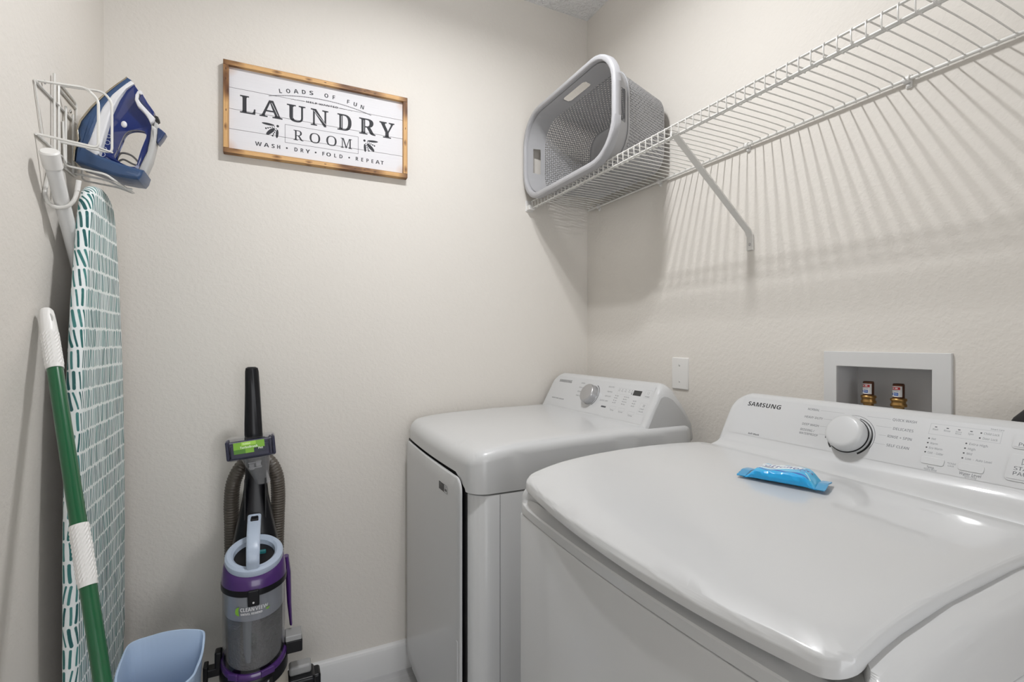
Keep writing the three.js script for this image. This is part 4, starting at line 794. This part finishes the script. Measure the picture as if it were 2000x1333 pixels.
// ------------------------------------------------------------------ green pole leaning on the left wall
{
  const top = V(-1.7585, 1.3294, .4945), mid = V(-1.635, .856, .717), dir = mid.clone().sub(top).normalize();
  const len = top.y / -dir.y - .02, at = d => top.clone().addScaledVector(dir, d), foot = at(len);
  const t = thing('mop', 'bright green mop pole with white textured grips leaning by the ironing board', 'mop', [foot.x, 0, foot.z]);
  const turn = new THREE.Quaternion().setFromUnitVectors(V(0, -1, 0), dir);
  const along = (prof, seg = 28) => { const g = new THREE.LatheGeometry(prof.map(p => new THREE.Vector2(p[1], -p[0])), seg); g.applyQuaternion(turn); g.translate(top.x, top.y, top.z); return g; };
  const green = phy({ color: new THREE.Color(.002, .092, .030), roughness: .28, clearcoat: .5 });
  const grip = (a, b, r0, r1, parent, capTop) => {
    const seg = 30, rows = Math.round((b - a) / .0042), rings = [], bx = V(1, 0, 0).applyQuaternion(turn), bz = V(0, 0, 1).applyQuaternion(turn);
    const push = (d, r, amp, i) => rings.push(Array.from({ length: seg }, (_, k) => { const q = k / seg * Math.PI * 2, bump = amp * Math.abs(Math.sin(q * 7.5 + (i || 0) * Math.PI / 2)) ; return at(d).addScaledVector(bx, Math.cos(q) * (r + bump)).addScaledVector(bz, Math.sin(q) * (r + bump)).toArray(); }));
    if (capTop) { for (const [d, k] of [[a - .062, .35], [a - .0605, .6], [a - .055, .82], [a - .045, .9], [a - .03, .95], [a - .006, 1]]) push(d, r0 * k, 0); } else push(a - .001, r0, 0);
    for (let i = 0; i <= rows; i++) push(lerp(a, b, i / rows), lerp(r0, r1, i / rows), .0014 * (i % 2 ? 1 : .25), i);
    push(b + .004, r1, 0); push(b + .012, r1, 0);
    return part('grip', loft(rings, { crease: .35 }), M.whitePlastic, parent, 'white grip with a raised diamond texture');
  };
  const d = (px, py) => { // distance down the pole of a measured point
    const r = ray(px, py).normalize(), w = top.clone().sub(CAM), a = dir.dot(r), b = dir.dot(w), c = r.dot(w); return (a * c - b) / (1 - a * a);
  };
  const d1 = d(104, 722), d2 = d(154, 1026), d3 = d(172, 1146);
  part('pole', along([[d1 - .02, 0], [d1 - .02, .0134], [len, .0134], [len, 0]]), green, t);
  grip(.058, d1 - .012, .0150, .0152, t, true);
  grip(d2 + .001, d3 - .012, .0152, .0150, t, false);
  { const g = new THREE.TorusGeometry(.0075, .0025, 8, 20).scale(1, 1.5, .5); g.applyQuaternion(turn); const p = at(.02); const n = CAM.clone().sub(p).normalize(); g.translate(p.x + n.x * .0115, p.y + n.y * .0115, p.z + n.z * .0115); part('hanging_hole', g, std({ color: new THREE.Color(.45, .45, .43), roughness: .6 }), t); }
  const c = foot; part('head', box(c.x - .13, c.x + .13, .012, .045, c.z - .05, c.z + .05, .012), green, t); part('pad', box(c.x - .14, c.x + .14, 0, .014, c.z - .06, c.z + .06, .005), std({ color: new THREE.Color(.6, .6, .6), roughness: .95 }), t);
}
// ------------------------------------------------------------------ pale blue scoop
{
  const t = thing('dustpan', 'pale blue plastic dustpan with a swept-up rim beside the vacuum cleaner', 'dustpan', [-1.56, 0, .41]);
  const C = (pts) => new THREE.CatmullRomCurve3(pts.map(p => p.isVector3 ? p : V(...p)), true, 'centripetal');
  const q = (a, b, z) => onZ(a, b, z);
  const rimPts = [q(252, 1262, .335), q(268, 1253, .325), q(292, 1245.5, .318), q(320, 1237.5, .315), q(348, 1233, .315), q(375, 1232, .318), q(394, 1234, .322), q(398, 1238, .327), q(397, 1262, .352), q(393, 1283, .385), q(385, 1304, .42), q(377, 1321, .45), q(358, 1338, .475), q(320, 1352, .49), q(270, 1362, .485), q(232, 1352, .46), q(226, 1330, .425), q(238, 1290, .37)];
  const n = 120, rim = C(rimPts).getPoints(n).slice(0, -1);
  const cx = -1.565, cz = .395;
  const base = (k, y) => rim.map(p => [lerp(cx, p.x, k), y, lerp(cz, p.z, k)]);
  const mixr = (s, ins, dy = 0) => rim.map(p => { const b = [lerp(cx, p.x, .66), .015, lerp(cz, p.z, .66)]; const a = V(p.x - cx, 0, p.z - cz).normalize(); return [lerp(p.x, b[0], s) - a.x * ins, lerp(p.y, b[1], s) + dy, lerp(p.z, b[2], s) - a.z * ins]; });
  const out = [], th = .0032;
  out.push(base(.05, .0165)); out.push(base(.5, .0165));
  for (const s of [.985, .95, .8, .6, .4, .2, .06]) out.push(mixr(s, 0));
  out.push(mixr(.012, -.0026)); out.push(mixr(0, -.003, .001)); out.push(mixr(0, -.0005, .0028)); out.push(mixr(0, th - .001, .0022)); out.push(mixr(.012, th));
  for (const s of [.06, .2, .4, .6, .8, .94]) out.push(mixr(s, th));
  out.push(base(.48, .021)); out.push(base(.05, .021));
  part('pan', loft(out, { crease: .8 }), phy({ color: new THREE.Color(.47, .60, .79), roughness: .35 }), t);
}
// ------------------------------------------------------------------ upright vacuum cleaner against the back wall
{
  const vx = -1.358, bz = .30;
  const slope = y => table([[.20, 0], [.30, .22], [.36, .22], [.57, .07], [.585, .08], [.63, .32], [.7, .32]], y);
  const cut = g => { const p = g.attributes.position; for (let i = 0; i < p.count; i++) p.setY(i, p.getY(i) - slope(p.getY(i)) * (p.getZ(i) - bz)); g.computeVertexNormals(); return toCreasedNormals(g, .6); };   // the rings are cut on a slant
  const t = thing('vacuum_cleaner', 'upright vacuum cleaner with a clear bin, purple bands and black wand on the back wall', 'vacuum', [vx, 0, .28]);
  const purple = phy({ color: new THREE.Color(.055, .012, .13), roughness: .3, clearcoat: .6 });
  const pale = phy({ color: new THREE.Color(.42, .49, .60), roughness: .35 });
  const clear = phy({ color: new THREE.Color(.90, .91, .93), roughness: .06, transmission: 1, thickness: 0, ior: 1.45 });
  const smoke = phy({ color: new THREE.Color(.78, .78, .80), roughness: .12, transmission: .85, thickness: 0, ior: 1.45 });
  const beige = phy({ color: new THREE.Color(.42, .39, .33), roughness: .4 });
  const greyP = phy({ color: new THREE.Color(.33, .33, .33), roughness: .4 });
  const oval = (x, y, z, a, b, n = 28, pw = 1) => Array.from({ length: n }, (_, k) => { const q = k / n * Math.PI * 2, c = Math.cos(q), s = Math.sin(q); return [x + a * Math.sign(c) * Math.pow(Math.abs(c), pw), y, z + b * Math.sign(s) * Math.pow(Math.abs(s), pw)]; });
  const stack = (rows, pw = 1, n = 28) => loft(rows.map(([x, y, z, a, b]) => oval(x, y, z, a, b, n, pw)), { crease: .6 });
  // floor head and motor housing, mostly below the frame
  part('floor_head', slab(rrect(vx - .130, vx + .150, .10, .39, .045, 10, 8), .012, (x, z) => .075 - .04 * smooth(.28, .39, z), .02, .006), M.blackGloss, t);
  for (const x of [vx - .118, vx + .138]) part('wheel', new THREE.CylinderGeometry(.045, .045, .028, 32).rotateZ(Math.PI / 2).translate(x, .045, .10), M.dark, t);
  part('motor_housing', stack([[vx, .06, bz - .03, .09, .085], [vx, .12, bz - .02, .095, .09], [vx, .22, bz - .01, .092, .088], [vx, .31, bz, .086, .084], [vx, .33, bz, .083, .083]], .95, 36), beige, t, 'beige lower housing');
  part('base_band', cut(stack([[vx, .316, bz, .085, .085], [vx, .320, bz, .0885, .0885], [vx, .346, bz, .0870, .0870], [vx, .350, bz, .0850, .0850]], 1, 48)), M.blackGloss, t, 'black band under the bin');
  { const tx = canvasTex(256, 64, (x, w, h) => { x.fillStyle = '#0b0b0d'; x.fillRect(0, 0, w, h); x.fillStyle = '#d8d8da'; x.font = 'italic bold 44px sans-serif'; x.textBaseline = 'middle'; x.textAlign = 'center'; x.fillText('Bissell', w / 2, h / 2); });
    const g = cut(new THREE.CylinderGeometry(.0890, .0885, .019, 30, 1, true, .02, .55).translate(vx, .3325, bz)); part('lettering', g, std({ map: tx, roughness: .4 }), t, 'white lettering on the black band'); }
  part('lower_ring', cut(lathe([[.077, .349], [.0840, .349], [.0855, .354], [.0848, .361], [.0825, .365], [.077, .365]], vx, bz, 64)), purple, t, 'purple ring at the foot of the bin');
  for (const [a, w] of [[-.62, .014], [.42, .018]]) { const x = vx + Math.sin(a) * .0855, z = bz + Math.cos(a) * .0855; const g = box(-w, w, 0, .018, -.003, .005, .003).rotateY(a).translate(x, .352 - .22 * (z - bz), z); part('ring_clip', g, purple, t); }
  // clear dirt bin with the filter cone inside
  const bin = part('dirt_bin', cut(lathe([[.0790, .356], [.0800, .37], [.0806, .44], [.0808, .572], [.0786, .572], [.0784, .44], [.0778, .37], [.077, .358], [0, .358], [0, .356], [.0790, .356]], vx, bz, 72)), clear, t, 'clear plastic dirt bin');
  part('filter_cone', cut(lathe([[0, .496], [.060, .496], [.0755, .500], [.0772, .508], [.0765, .570], [0, .570]], vx, bz, 48)), phy({ color: new THREE.Color(.36, .36, .37), roughness: .4 }), bin, 'grey filter shroud inside the bin');
  part('dust', cut(lathe([[0, .364], [.066, .364], [.071, .370], [.0715, .46], [.070, .4995], [0, .4995]], vx, bz, 48)), std({ color: new THREE.Color(.20, .19, .175), roughness: .95, bumpMap: orange, bumpScale: .002 }), bin, 'grey dust filling the bin');
  part('inner_duct', loft([.375, .40, .44, .48, .4985].map((y, i) => oval(vx - .012, y, bz + .055, [.010, .017, .019, .019, .019][i], .0172, 20)), { crease: .7 }), phy({ color: new THREE.Color(.25, .25, .25), roughness: .5 }), bin);
  { const c = document.createElement('canvas'); c.width = 1024; c.height = 256; const x = c.getContext('2d');
    const rgb = canvasTex(1024, 256, (x, w, h) => { x.fillStyle = '#e9e9ea'; x.fillRect(0, 0, w, h); x.fillStyle = '#7fb23a'; x.fillRect(0, 0, 170, h); x.fillRect(860, 110, 164, 146); });
    const al = canvasTex(1024, 256, (x, w, h) => { x.fillStyle = '#000'; x.fillRect(0, 0, w, h); x.fillStyle = '#fff'; x.textBaseline = 'middle';
      x.beginPath(); x.moveTo(30, 150); x.bezierCurveTo(20, 60, 90, 20, 160, 30); x.bezierCurveTo(110, 80, 130, 170, 160, 220); x.bezierCurveTo(90, 230, 40, 210, 30, 150); x.fill();
      x.beginPath(); x.moveTo(880, 160); x.bezierCurveTo(930, 210, 990, 180, 1010, 120); x.bezierCurveTo(960, 150, 920, 140, 880, 160); x.fill();
      const put = (s, f, px, py, w) => { x.save(); x.font = f; const m = x.measureText(s).width; x.translate(px, py); x.scale(w / m, 1); x.fillText(s, 0, 0); x.restore(); };
      put('CLEAN', 'bold 116px sans-serif', 178, 92, 400); put('VIEW', '112px sans-serif', 590, 92, 360); put('SWIVEL REWIND', 'bold 66px sans-serif', 190, 192, 600); });
    al.colorSpace = THREE.NoColorSpace;
    const g = new THREE.CylinderGeometry(.0812, .0812, .031, 48, 1, true, -.62, 1.16).translate(vx, .522, bz);
    part('lettering', g, std({ map: rgb, alphaMap: al, transparent: true, roughness: .5 }), bin, 'white and green lettering on the bin'); }
  part('bin_collar', cut(stack([[vx, .566, bz, .0816, .0816], [vx, .569, bz, .0846, .0846], [vx, .581, bz, .0850, .0850], [vx, .585, bz, .0840, .0840]], 1, 56)), M.blackGloss, t, 'black band above the bin');
  part('purple_collar', cut(stack([[vx, .583, bz, .0836, .0836], [vx, .600, bz, .0830, .0830], [vx, .618, bz, .0806, .0806], [vx, .632, bz, .0770, .0770], [vx, .637, bz, .0720, .0720]], 1, 56)), purple, t, 'purple collar');
  part('lid_ring', cut(lathe([[.052, .632], [.0725, .632], [.0755, .639], [.0750, .650], [.070, .655], [.060, .655], [.054, .650], [.052, .632]], vx, bz, 64)), pale, t, 'pale blue ring on the bin lid');
  part('lid', cut(lathe([[0, .631], [.056, .631], [.056, .638], [.03, .640], [0, .641]], vx, bz, 48)), M.blackGloss, t);
  part('release_button', box(vx + .010, vx + .030, .638, .651, bz - .014, bz - .004, .003), phy({ color: new THREE.Color(.01, .16, .17), roughness: .3 }), t, 'teal release button');
  const lt = part('latch', box(vx - .0145, vx + .0145, .536, .580, bz + .0805, bz + .0895, .0035), M.blackGloss, t);
  part('mark', new THREE.CylinderGeometry(.0026, .0026, .001, 16).rotateX(Math.PI / 2).translate(vx, .547, bz + .0898), std({ color: 0xd0d0d0 }), lt);
  { // carrying handle: flat strap from the front of the ring up to the spine
    const P = [[.632, bz + .064], [.658, bz + .067], [.683, bz + .054], [.706, bz + .018], [.722, bz - .035], [.732, bz - .075]];
    const cv = new THREE.CatmullRomCurve3(P.map(([y, z]) => V(vx - .002, y, z))), rings = [];
    for (let i = 0; i <= 24; i++) { const p = cv.getPoint(i / 24), tg = cv.getTangent(i / 24), nrm = V(0, -tg.z, tg.y), w = lerp(.0165, .0185, i / 24), h = .0075; rings.push(Array.from({ length: 16 }, (_, k) => { const a = k / 16 * Math.PI * 2, c = Math.cos(a), s = Math.sin(a); return p.clone().add(V(w * Math.sign(c) * Math.pow(Math.abs(c), .5), 0, 0)).addScaledVector(nrm, h * Math.sign(s) * Math.pow(Math.abs(s), .7)).toArray(); })); }
    const h = part('carry_handle', loft(rings, { crease: .7 }), pale, t, 'pale blue carrying handle');
    part('handle_insert', box(vx - .0115, vx + .0095, .716, .7365, bz - .068, bz - .036, .003), M.blackGloss, h);
  }
  // black spine behind the bin and up to the wand
  part('spine', stack([[vx, .25, .20, .075, .05], [vx, .55, .195, .078, .05], [vx, .62, .185, .068, .046], [vx, .70, .178, .052, .043], [vx, .78, .165, .036, .036], [vx, .84, .16, .030, .032], [vx, .90, .155, .030, .030], [vx, .955, .145, .027, .026]], .75, 32), M.blackGloss, t);
  part('spine_rib', [box(vx - .030, vx - .026, .62, .84, .190, .212, .001), box(vx + .026, vx + .030, .62, .84, .190, .212, .001)], M.dark, t);
  part('wand', stack([[vx - .006, .93, .135, .0270, .021], [vx - .008, 1.00, .132, .0252, .020], [vx - .010, 1.10, .128, .0218, .018], [vx - .012, 1.165, .126, .0195, .0165], [vx - .0125, 1.176, .1258, .0175, .015], [vx - .013, 1.1795, .1257, .011, .010]], .85, 28), M.blackGloss, t);
  { // ribbed hose arched over the wand
    const zz = .125, cv = new THREE.CatmullRomCurve3([[vx - .062, .40, .135], [vx - .066, .55, .135], [vx - .068, .68, zz], [vx - .069, .76, zz], [vx - .062, .82, zz], [vx - .040, .863, zz - .012], [vx, .882, zz - .042], [vx + .038, .868, zz - .012], [vx + .058, .828, zz], [vx + .064, .77, zz], [vx + .062, .68, zz], [vx + .058, .55, .135], [vx + .056, .40, .135]].map(p => V(...p)), false, 'centripetal');
    const n = 520, fr = cv.computeFrenetFrames(n, false), rings = [];
    for (let i = 0; i <= n; i++) { const p = cv.getPointAt(i / n), r = .0198 + .0022 * [0, .7, 1, .7][i % 4]; rings.push(Array.from({ length: 16 }, (_, k) => { const a = k / 16 * Math.PI * 2; return p.clone().addScaledVector(fr.normals[i], Math.cos(a) * r).addScaledVector(fr.binormals[i], Math.sin(a) * r).toArray(); })); }
    part('hose', loft(rings, { crease: .9 }), phy({ color: new THREE.Color(.085, .072, .058), roughness: .42 }), t, 'dark brown ribbed hose');
  }
  { // clear turbine brush tool parked on the wand
    const bx = vx - .012, by = .936, bzz = .185, tilt = .085;
    const R = g => g.applyMatrix4(new THREE.Matrix4().makeTranslation(bx, by, bzz).multiply(new THREE.Matrix4().makeRotationZ(tilt)));
    const sh = part('brush_tool', R(new RoundedBoxGeometry(.136, .068, .058, 4, .012)), clear, t, 'clear plastic turbine brush tool');
    const navyP = phy({ color: new THREE.Color(.018, .018, .05), roughness: .4 });
    part('brush_roll', R(mergeGeometries([new THREE.CylinderGeometry(.019, .019, .116, 24).rotateZ(Math.PI / 2).translate(0, .003, -.002).toNonIndexed()])), navyP, sh);
    part('brush_housing', R(merge([box(-.056, .050, -.027, .013, -.024, .0275, .004), box(.050, .058, -.027, .024, -.022, .022, .003)])), navyP, sh);
    part('end_plate', R(merge([box(-.067, -.058, -.030, .028, -.026, .026, .004), box(.058, .067, -.030, .028, -.026, .026, .004), box(-.06, .06, -.031, -.022, -.02, .02, .003)])), navyP, sh);
    const tx = canvasTex(512, 192, (x, w, h) => { x.fillStyle = '#7db52e'; x.fillRect(0, 0, w, h); x.fillStyle = '#a5d94a'; x.fillRect(130, 0, 240, 60); x.fillStyle = '#4f8420'; x.fillRect(0, 120, 190, 72); x.fillStyle = '#1c2430'; x.fillRect(330, 120, 182, 72); x.fillStyle = '#e9f2dc'; x.font = 'bold 52px sans-serif'; x.textBaseline = 'middle'; x.fillText('TurboBrush', 105, 92); x.fillText('Pet', 400, 134); x.fillStyle = '#e8f7c8'; x.font = 'bold 40px sans-serif'; x.fillText('TURBO', 150, 34); });
    part('label', R(quad([-.046, -.012, .0293], [.038, -.012, .0293], [.038, .0225, .0293], [-.046, .0225, .0293])), std({ map: tx, roughness: .4 }), sh, 'green label');
    const neck = [[.0405, .033, .024], [.036, .030, .022], [.028, .027, .02], [.0225, .0235, .018], [.0215, .023, .018]], ys = [-.030, -.050, -.078, -.098, -.116];
    part('neck', R(loft(neck.map(([a, b, c], i) => oval(.008 + .004 * i, ys[i], -.001, a, b, 28, .8)), { crease: .6 })), smoke, sh, 'smoky clear neck');
    part('turbine', R(merge([box(-.012, .024, -.05, -.046, -.014, .014, .001), box(-.012, .024, -.066, -.062, -.014, .014, .001), box(-.010, .004, -.07, -.052, -.012, .012, .002), box(.008, .022, -.062, -.044, -.012, .012, .002)])), greyP, sh);
  }
  // tools clipped on the sides
  part('tool_clip', [box(vx - .125, vx - .082, .318, .342, .27, .30, .004), box(vx - .128, vx - .116, .305, .352, .268, .302, .003), box(vx - .100, vx - .082, .335, .385, .27, .30, .005)], M.blackGloss, t, 'black tool clip on the left side');
  const st = part('side_tool', box(vx + .080, vx + .128, .335, .372, .26, .308, .004), M.blackGloss, t, 'black and grey tool on the right side');
  part('tool_cap', box(vx + .081, vx + .126, .3715, .388, .259, .309, .003), greyP, st);
  part('crevice_tool', loft([[vx + .098, .40], [vx + .093, .47], [vx + .090, .56], [vx + .085, .61]].map(([x, y], i) => oval(x, y, .26, [.004, .0065, .008, .007][i], [.012, .015, .016, .014][i], 20)), { crease: .7 }), purple, t, 'purple tool on the right side');
  const pd = part('foot_pedal', box(vx + .092, vx + .155, .243, .272, .235, .275, .008), greyP, t, 'grey foot pedal');
  part('pedal_base', [box(vx + .088, vx + .165, .17, .246, .225, .30, .010), box(vx + .150, vx + .182, .17, .236, .225, .28, .008)], M.blackGloss, pd);
}
renderer.render(scene, camera);
